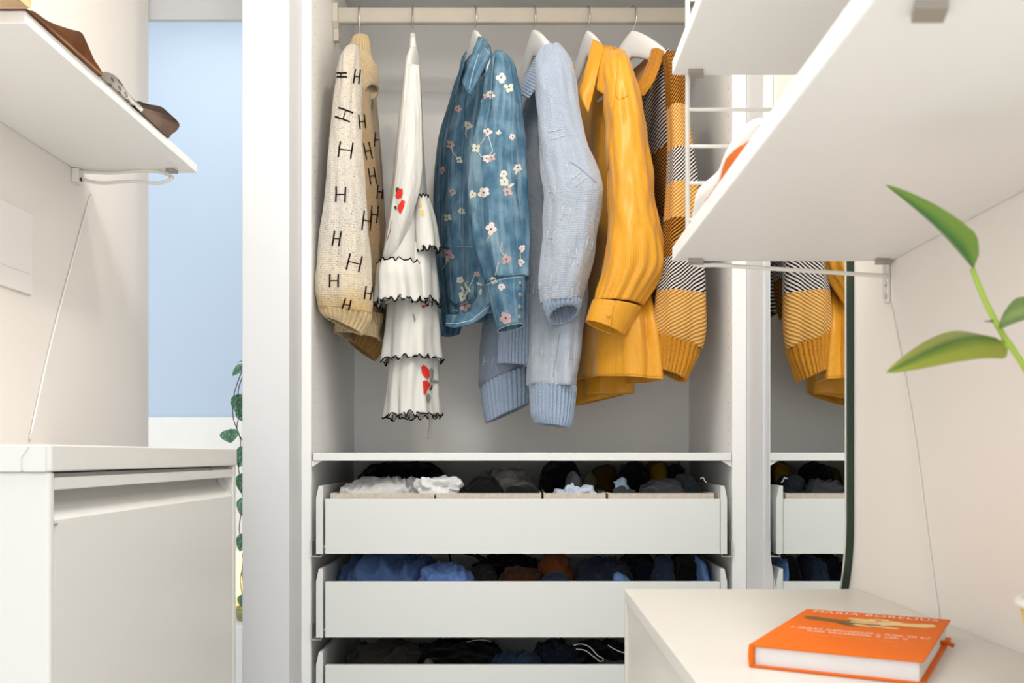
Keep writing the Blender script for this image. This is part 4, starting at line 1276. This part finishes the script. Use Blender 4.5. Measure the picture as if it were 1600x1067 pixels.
fl = [(783, 122, 9, 0), (795, 138, 8, .5), (767, 148, 7, .2), (757, 152, 5, .8), (763, 206, 7, .3), (745, 232, 8, .9), (761, 248, 7, .1), (768, 247, 6, .6), (787, 272, 7, .2), (788, 284, 8, .9), (808, 262, 7, .2),
      (793, 300, 8, .5), (757, 301, 9, .3), (739, 304, 6, .7), (768, 358, 10, .3), (791, 405, 9, .8), (813, 410, 6, .1), (772, 438, 6, .3), (784, 448, 6, .2), (791, 497, 10, .6),
      (700, 398, 10, .3), (720, 438, 6, .2), (727, 478, 9, .1), (724, 464, 7, .8), (705, 226, 7, .2), (718, 250, 6, .5), (692, 266, 6, .2), (700, 340, 7, .6), (716, 170, 6, .2), (732, 196, 7, .4), (708, 300, 6, .3), (722, 330, 6, .8), (800, 214, 5, .3), (779, 208, 4, .2), (815, 388, 6, .4), (746, 428, 5, .1)]
for i, (x, y, r_, ro) in enumerate(fl):
    flower(x, y, r_, (M_pinkw, M_cream2, M_pinkw, M_pink)[i % 4] if x > 735 else (M_pink, M_cream2)[i % 2], g, cs, ro)
for i, pts in enumerate([[(763, 206), (756, 220), (745, 232)], [(761, 248), (770, 236), (764, 214), (756, 205)], [(745, 232), (752, 244), (764, 250), (774, 240)], [(787, 284), (790, 294), (800, 306)], [(768, 358), (764, 372), (760, 380)],
                         [(791, 405), (782, 392), (784, 378)], [(779, 410), (776, 424), (772, 438)], [(813, 410), (812, 396), (818, 384)], [(700, 400), (698, 412), (690, 424)], [(727, 456), (722, 446), (732, 440)], [(727, 456), (734, 448), (742, 432)], [(757, 301), (748, 305), (740, 304)],
                         [(716, 486), (708, 484), (704, 492)], [(705, 226), (708, 238), (718, 250)], [(732, 196), (728, 208), (730, 214)]]):
    cs.line('stem_print', pts, .0009, M_cream2, g, off=.0006)
for (x, y) in [(729, 446), (733, 452), (724, 452), (730, 458), (722, 458), (750, 444), (752, 456), (806, 268), (798, 290)]:
    pr = cs.patch(ellipse(x, y, 5.5, 2, x * .7, 10), rings=2)
    if pr: mk('leaf_print', pr[0], pr[1], M_cream2, g)
M_snap = plain('grey_snap_button', (120, 128, 128), 0.35, metal=0.7)
for (x, y) in [(812, 443), (812, 461), (811, 480), (811, 496)]:
    p = cs.hit(x, y, 0.0)
    if p:
        d = P(x, y, 1).normalized()
        tube('snap_button', [p + d * .001, p - d * .0025, p - d * .0036], .0064, M_snap, cfo, 16, taper=lambda t: 1 - .3 * t * t)

# ================================================================ 4. light blue sweater
BLU = knit('light_blue_mohair', [(0.0, (152, 167, 187)), (0.5, (163, 172, 185)), (1.0, (169, 177, 190))], 0.75, speck=(202, 205, 211), fuzz=0.10, sheen=0.5, speck_cut=(0.62, 0.72))
BLR = knit('blue_rib_knit', [(0.0, (152, 168, 190)), (1.0, (166, 182, 204))], 0.3, fuzz=.08)
BLD = knit('shaded_blue_mohair', [(0.0, (135, 151, 171)), (1.0, (135, 147, 163))], 0.7, fuzz=.1)  # darker copy of the sweater knit, shade of the back put into colour
BWH = plain('white_stitch', (204, 210, 218), 0.9, var=0.03)
g = thing('knit_sweater', 'light blue fuzzy knit sweater with faint white H stitches', 'sweater', tuple(P(840, 665, 2.45)), 'clothes on the rail')
bod = loft([(848, 80, 878, 84, 2.42, .05, .03), (826, 118, 888, 110, 2.44, .07, .06), (812, 150, 894, 150, 2.46, .08, .075), (813, 250, 908, 250, 2.46, .07, .08), (817, 350, 920, 350, 2.45, .06, .08),
            (824, 450, 917, 450, 2.43, .05, .08), (828, 520, 911, 520, 2.41, .04, .08), (829, 575, 903, 580, 2.39, .03, .078), (829, 602, 899, 606, 2.38, .03, .078)],
           110, 140, folds(.007, ((3, 1), (5, .8), (8, .4)), 52, base=.2, fine=.008, sharp=.4))
mk('body', bod[0], bod[1], BLU, g, uvs=bod[2], solid=.004)
hem = loft([(829, 600, 899, 604, 2.38, .03, .078), (830, 630, 896, 636, 2.38, .03, .076), (833, 652, 892, 660, 2.38, .03, .074), (838, 661, 888, 668, 2.38, .03, .07)], 30, 300, ribs(34, .0024))
mk('hem_rib', hem[0], hem[1], BLR, g, uvs=hem[2], solid=.004)
slv = loft([(846, 78, 876, 72, 2.34, 0, .03), (840, 100, 890, 98, 2.33, 0, .05), (841, 160, 902, 160, 2.31, 0, .058), (846, 220, 915, 220, 2.30, 0, .06), (850, 262, 931, 256, 2.29, 0, .06), (853, 300, 942, 292, 2.28, 0, .06), (853, 345, 937, 340, 2.28, 0, .058),
            (850, 400, 926, 400, 2.28, 0, .055), (846, 445, 914, 445, 2.28, 0, .052), (849, 474, 907, 470, 2.28, 0, .045)],
           110, 110, folds(.005, ((2, .8), (3, 1), (5, .6)), 57, base=.3, fine=.006), close_top=True)
mk('sleeve', slv[0], slv[1], BLU, g, uvs=slv[2], solid=.004)
cf = loft([(849, 472, 907, 468, 2.28, 0, .046), (852, 484, 906, 478, 2.28, 0, .040, -.004), (858, 497, 903, 486, 2.28, 0, .030, -.018)], 16, 220, ribs(24, .002))
mk('cuff', cf[0], cf[1], BLR, g, uvs=cf[2], solid=.004)
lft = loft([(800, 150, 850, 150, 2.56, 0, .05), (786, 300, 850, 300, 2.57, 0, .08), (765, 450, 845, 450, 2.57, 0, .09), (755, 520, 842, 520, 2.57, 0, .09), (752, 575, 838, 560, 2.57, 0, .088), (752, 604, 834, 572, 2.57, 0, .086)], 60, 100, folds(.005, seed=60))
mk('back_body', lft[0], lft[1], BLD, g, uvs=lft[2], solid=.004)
lhm = loft([(752, 602, 834, 570, 2.57, 0, .087), (756, 636, 834, 602, 2.57, 0, .085), (761, 661, 832, 628, 2.57, 0, .08)], 20, 260, ribs(34, .0024))
mk('hem_rib', lhm[0], lhm[1], BLR, g, uvs=lhm[2], solid=.004)
mid = loft([(783, 440, 832, 440, 2.47, 0, .025), (781, 500, 832, 500, 2.47, 0, .03), (780, 540, 831, 540, 2.47, 0, .032), (779, 568, 831, 572, 2.47, 0, .035)], 24, 240, ribs(30, .0022))
mk('sleeve_rib', mid[0], mid[1], BLR, g, uvs=mid[2], solid=.004)
# V neck rib: a ribbed band from the hanger down to the left
nk = []
nck_pts = [[(848, 72, 2.39), (864, 74, 2.36), (878, 78, 2.34)], [(836, 92, 2.38), (850, 98, 2.34), (864, 96, 2.325)], [(822, 118, 2.40), (834, 122, 2.345), (848, 124, 2.335)], [(811, 140, 2.42), (816, 148, 2.37), (826, 154, 2.345)]]
v, f, u = sheet_geo(nck_pts, 30, 120)
v = [Vector(p) for p in v]
for j in range(120):
    dy = .0022 * math.cos(2 * math.pi * j / 120 * 20)
    for i in range(30): v[j * 30 + i].y += dy
mk('neck_rib', v, f, BLR, g, uvs=u, solid=.004)
cs = Caster([bod, slv, lft, hem], .002)
for (x, y, h_, w_, r_) in [(862, 372, 22, 10, .1), (895, 402, 26, 12, -.1), (868, 440, 22, 11, .05), (897, 462, 22, 10, .1), (841, 552, 20, 14, .15), (892, 560, 24, 10, .05), (764, 565, 16, 13, .15), (870, 210, 22, 12, 1.3), (904, 280, 22, 12, .9),
                          (863, 300, 22, 10, .2), (840, 450, 18, 9, .1), (884, 335, 22, 12, .2), (866, 592, 18, 8, .1), (920, 380, 20, 9, .2)]:
    H_motif(x, y, h_, w_, r_, g, cs, BWH, r=.0009)
cs.line('seam', [(875, 522), (872, 545), (866, 575), (865, 590)], .0008, plain('blue_seam', (138, 152, 172), .9), g)
cs.line('seam', [(890, 254), (905, 262), (918, 274), (930, 286)], .0007, plain('blue_seam', (138, 152, 172), .9), g)

# ================================================================ 5. golden yellow blouse
M_ystitch = plain('golden_stitch', (206, 132, 20), 0.6, var=0.04)
g = thing('satin_blouse', 'golden yellow satin blouse with collar and buttoned cuff', 'blouse', tuple(P(960, 625, 2.45)), 'clothes on the rail')
bod = loft([(928, 80, 962, 78, 2.42, .05, .03), (906, 130, 983, 110, 2.45, .08, .055), (900, 185, 992, 185, 2.46, .09, .07), (906, 255, 1000, 255, 2.46, .09, .08), (912, 338, 1005, 338, 2.46, .09, .085), (918, 441, 1010, 441, 2.45, .09, .09),
            (910, 520, 1022, 520, 2.41, .08, .115), (906, 560, 1026, 560, 2.41, .08, .115), (905, 592, 1028, 594, 2.41, .08, .115)],
           120, 200, folds(.012, ((4, 1), (7, .7), (11, .25)), 71, base=.2, grow=.7, twist=.9, fine=.005, sharp=.5))
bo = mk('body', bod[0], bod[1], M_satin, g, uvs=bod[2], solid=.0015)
tube('hem_edge', [bod[0][119 * 200 + j] for j in range(200)], .0016, M_satin, bo, 6, True)
bkp = loft([(900, 470, 985, 470, 2.58, .02, .05), (896, 560, 984, 550, 2.59, .02, .06), (893, 635, 984, 614, 2.59, .02, .065)], 40, 110, folds(.008, ((3, 1), (5, .7)), 73, base=.4))
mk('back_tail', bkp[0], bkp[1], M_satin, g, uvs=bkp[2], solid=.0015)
inn = loft([(916, 520, 984, 520, 2.52, 0, .03), (916, 580, 986, 580, 2.52, 0, .035), (915, 617, 987, 615, 2.52, 0, .035)], 30, 90, folds(.006, ((3, 1), (5, .5)), 75, base=.6))
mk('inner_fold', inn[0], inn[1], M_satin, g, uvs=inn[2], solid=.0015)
yf_ = folds(.0065, ((2, .8), (3, 1), (5, .5)), 77, base=.4, twist=1.6, fine=.007, sharp=.45)
def ysl(th, t):
    gth = .0035 * max(0, (t - .72) / .28) * math.cos(14 * th)
    return yf_(th, t) * (1 - .3 * t) + gth
slv = loft([(952, 84, 973, 82, 2.35, 0, .025), (945, 96, 982, 96, 2.34, 0, .045), (942, 134, 994, 134, 2.32, 0, .055), (945, 185, 1006, 185, 2.31, 0, .06), (948, 255, 1016, 255, 2.30, 0, .062), (950, 338, 1027, 338, 2.29, 0, .062), (946, 388, 1036, 384, 2.28, 0, .06),
            (940, 425, 1037, 420, 2.28, 0, .057), (934, 450, 1022, 446, 2.28, 0, .053), (929, 470, 1002, 476, 2.28, 0, .047)],
           120, 150, ysl, close_top=True)
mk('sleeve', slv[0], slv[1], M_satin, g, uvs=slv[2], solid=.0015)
cf = loft([(927, 469, 1000, 480, 2.275, 0, .045), (921, 486, 987, 502, 2.275, 0, .042), (916, 502, 974, 525, 2.275, 0, .038, -.003)], 20, 80, folds(.001, ((2, 1),), 3, base=1))
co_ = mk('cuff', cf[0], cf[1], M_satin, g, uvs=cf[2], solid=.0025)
# collar leaf and stand
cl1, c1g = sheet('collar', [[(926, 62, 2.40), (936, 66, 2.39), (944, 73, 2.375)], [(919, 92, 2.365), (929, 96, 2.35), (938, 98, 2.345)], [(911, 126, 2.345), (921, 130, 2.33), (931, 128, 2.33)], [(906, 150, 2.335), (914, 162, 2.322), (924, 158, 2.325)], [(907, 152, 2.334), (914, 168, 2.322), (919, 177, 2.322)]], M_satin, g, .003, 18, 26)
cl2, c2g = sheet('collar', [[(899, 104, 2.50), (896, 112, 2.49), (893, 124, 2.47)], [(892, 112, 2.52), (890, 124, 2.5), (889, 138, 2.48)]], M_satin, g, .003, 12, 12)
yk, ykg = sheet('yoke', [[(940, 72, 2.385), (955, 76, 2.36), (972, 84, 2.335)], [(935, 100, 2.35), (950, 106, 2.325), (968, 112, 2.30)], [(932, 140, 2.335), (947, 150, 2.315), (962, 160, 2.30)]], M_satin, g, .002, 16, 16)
cs = Caster([bod, slv, cf, c1g, ykg], .0008)
for pts in [[(967, 84), (965, 110), (961, 150), (955, 210), (951, 260), (948, 330), (946, 380)], [(981, 150), (968, 156), (962, 150)], [(959, 478), (957, 492), (955, 508)], [(910, 588), (940, 590), (980, 592), (1024, 590)]]:
    cs.line('seam', pts, .0009, M_ystitch, g, off=.0004)
p = cs.hit(951, 493, 0)
if p:
    d = P(951, 493, 1).normalized()
    tube('button', [p + d * .001, p - d * .002, p - d * .003], .0058, M_satin, co_, 18, taper=lambda t: 1 - .25 * t * t)

# ================================================================ 6. striped colour-block sweater
SL = .80
zb_s = lambda y: (y - 86) / (527 - 86)
SLV = stripe_mat('stripe_sleeve', [(0.0, BROWN, MUST), (zb_s(185), TAN, MUST), (zb_s(256), NAVY, CREAMY), (zb_s(311), TAN, MUST), (zb_s(368), BROWN, MUST), (zb_s(426), NAVY, CREAMY), (zb_s(479), TAN, MUST)], .67, slant=-.85)
SBD = stripe_mat('stripe_body', [(0.0, NAVY, CREAMY), (.40, MUST, BROWN), (.66, NAVY, CREAMY), (.85, MUST, BROWN)], .66, slant=-.25)
MRB = knit('mustard_rib', [(0.0, (190, 126, 28)), (1.0, (206, 146, 44))], .2, fuzz=.1)
g = thing('striped_sweater', 'mustard, navy and cream striped knit sweater, rightmost on the rail', 'sweater', tuple(P(1050, 595, 2.45)), 'clothes on the rail')
bod = loft([(1018, 84, 1046, 82, 2.44, .05, .03), (1000, 130, 1058, 110, 2.46, .08, .08), (1004, 180, 1064, 170, 2.47, .08, .12), (1012, 260, 1068, 250, 2.47, .07, .13), (1016, 340, 1068, 340, 2.47, .06, .13), (1020, 420, 1062, 420, 2.47, .05, .13), (1020, 470, 1056, 472, 2.47, .05, .12), (1018, 486, 1050, 492, 2.47, .05, .12)],
           90, 110, folds(.006, ((4, 1), (7, .6)), 81, base=.2))
mk('body', bod[0], bod[1], SBD, g, uvs=bod[2], solid=.004)
slv = loft([(1036, 88, 1056, 86, 2.36, 0, .03), (1040, 120, 1065, 120, 2.34, 0, .048), (1042, 159, 1070, 159, 2.33, 0, .052), (1044, 220, 1077, 220, 2.32, 0, .055), (1043, 271, 1085, 271, 2.31, 0, .056), (1040, 330, 1091, 330, 2.30, 0, .058), (1036, 380, 1094, 380, 2.30, 0, .058),
            (1032, 430, 1096, 430, 2.30, 0, .058), (1029, 470, 1097, 480, 2.30, 0, .058), (1028, 510, 1096, 528, 2.30, 0, .054), (1030, 524, 1092, 546, 2.30, 0, .047)],
           120, 120, folds(.0055, ((3, 1), (5, .8), (8, .3)), 83, base=.3, twist=.8), close_top=True)
mk('sleeve', slv[0], slv[1], SLV, g, uvs=slv[2], solid=.004)
cf = loft([(1030, 522, 1092, 545, 2.30, 0, .047), (1030, 548, 1084, 568, 2.30, 0, .043), (1029, 577, 1072, 597, 2.30, 0, .038, -.002)], 24, 240, ribs(26, .0022, folds(.003, ((3, 1),), 5, base=1)))
mk('cuff', cf[0], cf[1], MRB, g, uvs=cf[2], solid=.004)
fsl = loft([(1020, 330, 1046, 330, 2.60, 0, .04), (1018, 420, 1042, 420, 2.60, 0, .045), (1016, 480, 1036, 496, 2.60, 0, .04)], 24, 50)
mk('sleeve', fsl[0], fsl[1], SBD, g, uvs=fsl[2], solid=.004)
nck = [[(1019, 77, 2.41), (1028, 76, 2.39), (1038, 81, 2.37)], [(1012, 100, 2.38), (1022, 104, 2.36), (1031, 104, 2.35)], [(1000, 126, 2.37), (1008, 134, 2.345), (1019, 132, 2.34)], [(990, 138, 2.38), (997, 150, 2.35), (1006, 150, 2.345)]]
v, f, u = sheet_geo(nck, 24, 110)
v = [Vector(p) for p in v]
for j in range(110):
    for i in range(24): v[j * 24 + i].y += .0015 * math.cos(2 * math.pi * i / 24 * 6)
mk('neck_rib', v, f, MRB, g, uvs=u, solid=.004)
bn, bng = sheet('back_neck', [[(1019, 78, 2.45), (1005, 96, 2.52), (990, 108, 2.58)], [(1012, 104, 2.46), (1000, 120, 2.52), (988, 132, 2.58)], [(1004, 140, 2.46), (996, 150, 2.52), (986, 158, 2.58)]], MRB, g, .004, 14, 14)

# ================================================================ felt boxes in the top drawer
M_felt = plain('beige_felt', (206, 196, 182), 0.95, var=0.12, scale=140, bmp=0.5, bscale=300, spec=0.05)
ZF = -0.2245 + 0.0186
def felt_box(px0, px1, label):
    yn, yfz = 2.2225, 2.708
    x0, x1 = (px0 - CX) * yn / F, (px1 - CX) * yn / F
    zt_ = -0.0862
    b = thing('felt_box', label, 'storage box', ((x0 + x1) / 2, 2.46, ZF), 'felt boxes in the top drawer')
    box('wall', x0, x1, yn, yn + 0.004, ZF, zt_, M_felt, b, 0.0008)
    box('wall', x0, x1, yfz - 0.004, yfz, ZF, zt_, M_felt, b, 0.0008)
    box('wall', x0, x0 + 0.004, yn + 0.0042, yfz - 0.0042, ZF, zt_, M_felt, b, 0.0008)
    box('wall', x1 - 0.004, x1, yn + 0.0042, yfz - 0.0042, ZF, zt_, M_felt, b, 0.0008)
    box('base', x0 + 0.0042, x1 - 0.0042, yn + 0.0042, yfz - 0.0042, ZF, ZF + 0.004, M_felt, b, 0)
    return b
felt_box(516, 678.5, 'beige felt box holding the white folded shirt in top drawer')
felt_box(681, 846, 'beige felt box with black bundle, second from left in top drawer')
felt_box(849.5, 946.5, 'narrow beige felt box with pale blue socks in top drawer')
felt_box(950.5, 1116, 'beige felt box with charcoal clothes, rightmost in top drawer')

# ================================================================ loose clothes in the drawers
def lump(name, label, cat, px0, px1, py0, Y, hd, zbot, col, seed, amp=.010, sq=.75, grp=None, tilt=0.0, freq=26, rough=.9):
    x0, x1 = (px0 - CX) * Y / F, (px1 - CX) * Y / F
    zt_ = (CY - py0) * Y / F
    lim = 0.436 if grp == G1 else 0.450
    x0, x1 = max(x0, -lim), min(x1, lim)
    cx_, hx = (x0 + x1) / 2, (x1 - x0) / 2
    cz_, hz = (zt_ + zbot) / 2, (zt_ - zbot) / 2
    rnd_ = random.Random(seed)
    rot = Matrix.Rotation(rnd_.uniform(0, 6.28), 3, Vector((rnd_.uniform(-.3, .3), rnd_.uniform(-.3, .3), 1)).normalized())
    nu, nv = 110, 48
    def spw(c, e): return math.copysign(abs(c) ** e, c)
    vs, fs = [], []
    off = Vector((seed * 1.7, seed * .9, seed * 2.3))
    for i in range(nv + 1):
        ph = -math.pi / 2 + math.pi * i / nv
        for j in range(nu):
            th = 2 * math.pi * j / nu
            d = Vector((spw(math.cos(ph), sq) * spw(math.cos(th), sq), spw(math.cos(ph), sq) * spw(math.sin(th), sq), spw(math.sin(ph), sq)))
            p = Vector((cx_ + hx * d.x, Y + hd * d.y, cz_ + hz * d.z))
            q = rot @ Vector((p.x, p.y * .8, p.z))
            q = Vector((q.x * freq, q.y * freq * .4, q.z * freq * .8)) + off
            wv = noise.noise_vector(q * .6) * .7
            r1 = 1 - 2 * abs(noise.noise(q + wv)) ** .8
            r2 = 1 - 2 * abs(noise.noise(q * 2.1 + wv * 2 + Vector((5, 1, 2)))) ** .8
            k = 1.35 * amp * (.62 * r1 + .36 * r2 - .55)
            nn = Vector((d.x / max(hx, .01), d.y / max(hd, .01), d.z / max(hz, .01))).normalized()
            p += nn * k
            p.z += tilt * (p.x - cx_)
            p.z = max(p.z, zbot)
            vs.append(p)
    for i in range(nv):
        for j in range(nu):
            k = (j + 1) % nu
            fs.append((i*nu+j, i*nu+k, (i+1)*nu+k, (i+1)*nu+j))
    return tag(mk(name, vs, fs, cloth(col, rough)), label, cat, grp)
Z1 = ZF + .0045
G1 = 'clothes in the top drawer'
K = (16, 15, 17)
lump('folded_garment', 'black folded top behind the white shirt in top drawer', 'clothing', 537, 700, 722, 2.575, .10, Z1, K, 1, .010, .6, G1)
lump('folded_shirt', 'white folded shirt at the left of the top drawer', 'clothing', 519, 676, 748, 2.36, .11, Z1, (228, 226, 222), 2, .018, .45, G1, freq=26)
lump('folded_shirt', 'crumpled white shirt tail spilling beside the black bundle', 'clothing', 648, 722, 746, 2.255, .022, -.095, (232, 231, 230), 3, .016, .8, G1, freq=44)
lump('rolled_garment', 'round black bundle in the second felt box', 'clothing', 727, 788, 743, 2.30, .06, Z1, K, 4, .006, .8, G1)
lump('folded_garment', 'grey-white crumpled top behind the black bundle', 'clothing', 745, 840, 735, 2.50, .10, Z1, (176, 172, 164), 5, .018, .7, G1)
lump('folded_garment', 'flat black cloth right of the round bundle', 'clothing', 784, 844, 757, 2.265, .03, Z1, (22, 21, 24), 6, .005, .6, G1)
lump('folded_garment', 'black top heaped behind the pale blue socks', 'clothing', 844, 908, 719, 2.54, .09, Z1, K, 7, .012, .7, G1)
lump('sock', 'grey sock leaning on the black heap', 'sock', 884, 910, 735, 2.40, .03, Z1, (122, 124, 130), 8, .010, .8, G1)
lump('sock', 'pale blue rolled socks at front of the narrow felt box', 'sock', 853, 942, 758, 2.265, .028, Z1, (206, 216, 232), 9, .016, .75, G1, freq=40)
lump('sock', 'olive grey sock behind the pale blue socks', 'sock', 906, 936, 738, 2.42, .03, Z1, (88, 84, 62), 10, .010, .8, G1)
lump('knit_jumper', 'brown-mustard knit at the back of the drawer', 'clothing', 918, 968, 724, 2.63, .05, Z1, (112, 80, 24), 11, .008, .75, G1)
lump('folded_garment', 'tall black top in the middle of the rightmost felt box', 'clothing', 962, 1016, 720, 2.50, .06, Z1, (13, 13, 15), 12, .010, .75, G1)
lump('knit_jumper', 'mustard yellow knit behind the charcoal clothes', 'clothing', 1004, 1046, 718, 2.60, .06, Z1, (170, 128, 22), 13, .012, .75, G1)
lump('sock', 'small pale blue sock against the tall black top', 'sock', 957, 982, 745, 2.30, .02, Z1, (176, 198, 216), 14, .010, .8, G1, freq=44)
lump('sock', 'dark grey cloth at the front left of the rightmost felt box', 'sock', 951, 1000, 761, 2.27, .03, Z1, (56, 58, 64), 15, .010, .75, G1)
lump('folded_jeans', 'charcoal folded jeans in the rightmost felt box', 'clothing', 998, 1070, 750, 2.29, .05, Z1, (58, 58, 62), 16, .012, .65, G1, freq=34)
slate = lump('folded_garment', 'dark slate top with a small white mark at the right', 'clothing', 1046, 1112, 744, 2.35, .06, Z1, (52, 60, 66), 17, .012, .7, G1, tilt=-.12)
lump('folded_garment', 'black cloth at the back right of the top drawer', 'clothing', 1040, 1085, 724, 2.55, .05, Z1, (24, 24, 26), 18, .010, .75, G1)
lump('folded_garment', 'grey-beige cloth in the back right corner of top drawer', 'clothing', 1058, 1084, 719, 2.66, .035, Z1, (140, 136, 126), 19, .010, .8, G1)
tube('white_mark', path3([P(1094, 748, 2.285), P(1098, 746, 2.285), P(1101, 751, 2.283), P(1104, 754, 2.283)], 12), .0016, M_hang, slate, 6)
Z2 = -.4155 + .0185
G2 = 'clothes in the middle drawer'
lump('folded_shirt', 'blue cotton shirt heaped at the left of the middle drawer', 'clothing', 538, 700, 868, 2.42, .14, Z2, (104, 134, 190), 30, .028, .75, G2, freq=19, tilt=-.10)
lump('folded_shirt', 'blue shirt collar fold next to the blue heap', 'clothing', 655, 742, 880, 2.30, .06, Z2, (104, 138, 200), 31, .014, .7, G2, freq=30, tilt=-.14)
lump('underwear', 'black lace underwear behind the blue shirt', 'clothing', 735, 850, 868, 2.55, .10, Z2, K, 32, .016, .75, G2, freq=30)
lump('folded_garment', 'charcoal cloth beside the blue shirt', 'clothing', 728, 780, 884, 2.36, .07, Z2, (44, 42, 44), 33, .010, .75, G2)
lump('knit_jumper', 'dark brown knit in the middle drawer', 'clothing', 778, 850, 884, 2.33, .08, Z2, (74, 40, 24), 34, .010, .8, G2)
lump('knit_jumper', 'rust brown knit in the middle drawer', 'clothing', 838, 898, 862, 2.42, .07, Z2, (150, 82, 40), 35, .008, .8, G2)
lump('folded_jeans', 'dark navy jeans below the rust brown knit', 'clothing', 842, 896, 894, 2.27, .035, Z2, (32, 42, 64), 36, .007, .8, G2)
lump('folded_jeans', 'navy jeans right of the rust brown knit', 'clothing', 900, 985, 872, 2.36, .10, Z2, (36, 44, 62), 37, .018, .7, G2, freq=30)
lump('folded_jeans', 'black-navy trousers in the middle drawer', 'clothing', 966, 1030, 864, 2.45, .10, Z2, (28, 30, 44), 38, .016, .7, G2)
lump('folded_jeans', 'slate blue denim upright at the right of the middle drawer', 'clothing', 1016, 1054, 868, 2.36, .09, Z2, (50, 60, 84), 39, .010, .75, G2)
lump('folded_garment', 'black top at the right of the middle drawer', 'clothing', 1046, 1092, 866, 2.40, .10, Z2, (24, 22, 24), 40, .012, .75, G2)
lump('folded_shirt', 'small light denim corner at front of the middle drawer', 'clothing', 955, 984, 893, 2.25, .02, Z2, (82, 112, 158), 41, .008, .8, G2)
lump('folded_shirt', 'narrow light blue shirt against the right drawer side', 'clothing', 1084, 1110, 874, 2.34, .09, Z2, (110, 150, 210), 42, .008, .7, G2, tilt=-1.0)
M_strap = plain('black_strap', (18, 17, 18), .6)
for i, pts in enumerate([[(702, 866, 2.5), (706, 880, 2.45), (714, 890, 2.42), (726, 892, 2.42)], [(718, 864, 2.5), (740, 868, 2.46), (765, 882, 2.42), (785, 884, 2.42)], [(745, 866, 2.5), (760, 874, 2.45), (775, 880, 2.42)]]):
    tag(tube('bra_strap', path3([P(*p) for p in pts], 24), .003, M_strap), ('thin black strap looping down nearest the blue shirt', 'long thin black strap running over the black underwear', 'short black strap lying between two longer straps')[i], 'strap', 'black straps in the middle drawer')
Z3 = -.6060 + .0185
G3 = 'clothes in the bottom drawer'
lump('knit_jumper', 'dark brown-grey wool top at the left of the bottom drawer', 'clothing', 546, 660, 1000, 2.38, .12, Z3, (62, 54, 48), 50, .018, .75, G3, freq=20)
lump('folded_garment', 'black clothes filling the middle of the bottom drawer', 'clothing', 640, 790, 1006, 2.45, .14, Z3, (14, 13, 15), 51, .016, .7, G3)
lump('sock', 'small grey sock at the front of the bottom drawer', 'sock', 658, 680, 1030, 2.26, .03, Z3, (84, 82, 84), 52, .006, .8, G3)
lump('folded_jeans', 'crumpled steel blue jeans in the bottom drawer', 'clothing', 766, 846, 1020, 2.31, .06, Z3, (44, 66, 92), 53, .018, .75, G3, freq=36)
lump('folded_jeans', 'dark navy jeans at the middle of the bottom drawer', 'clothing', 836, 912, 1002, 2.40, .10, Z3, (30, 38, 56), 54, .022, .7, G3, freq=30)
lump('folded_garment', 'black shorts with white piping in the bottom drawer', 'clothing', 895, 985, 1004, 2.46, .10, Z3, (18, 18, 24), 55, .012, .7, G3)
lump('folded_garment', 'grey-navy cloth at the front right of the bottom drawer', 'clothing', 918, 1000, 1032, 2.27, .03, Z3, (48, 50, 66), 56, .006, .7, G3)
lump('folded_garment', 'black cloth at the right end of the bottom drawer', 'clothing', 975, 1095, 1008, 2.42, .12, Z3, (20, 20, 24), 57, .014, .7, G3)
tag(tube('white_piping', path3([P(896, 1008, 2.30), P(908, 1006, 2.3), P(920, 1010, 2.3), P(934, 1024, 2.29), P(943, 1031, 2.29), P(940, 1033, 2.29), P(928, 1026, 2.29), P(914, 1016, 2.3), P(900, 1014, 2.3)], 40), .0014, M_hang), 'looped white waistband piping on the black shorts', 'piping')
tag(tube('white_piping', path3([P(950, 1008, 2.30), P(960, 1014, 2.3), P(972, 1019, 2.3), P(990, 1020, 2.3)], 20), .0014, M_hang), 'short white piping line beside the low cabinet edge', 'piping')
tag(tube('hanger_wire', path3([P(729, 1003, 2.40), P(745, 1000, 2.4), P(758, 1000, 2.4), P(768, 1003, 2.4)], 16), .0013, M_steel), 'thin pale wire arch in the bottom drawer', 'wire')
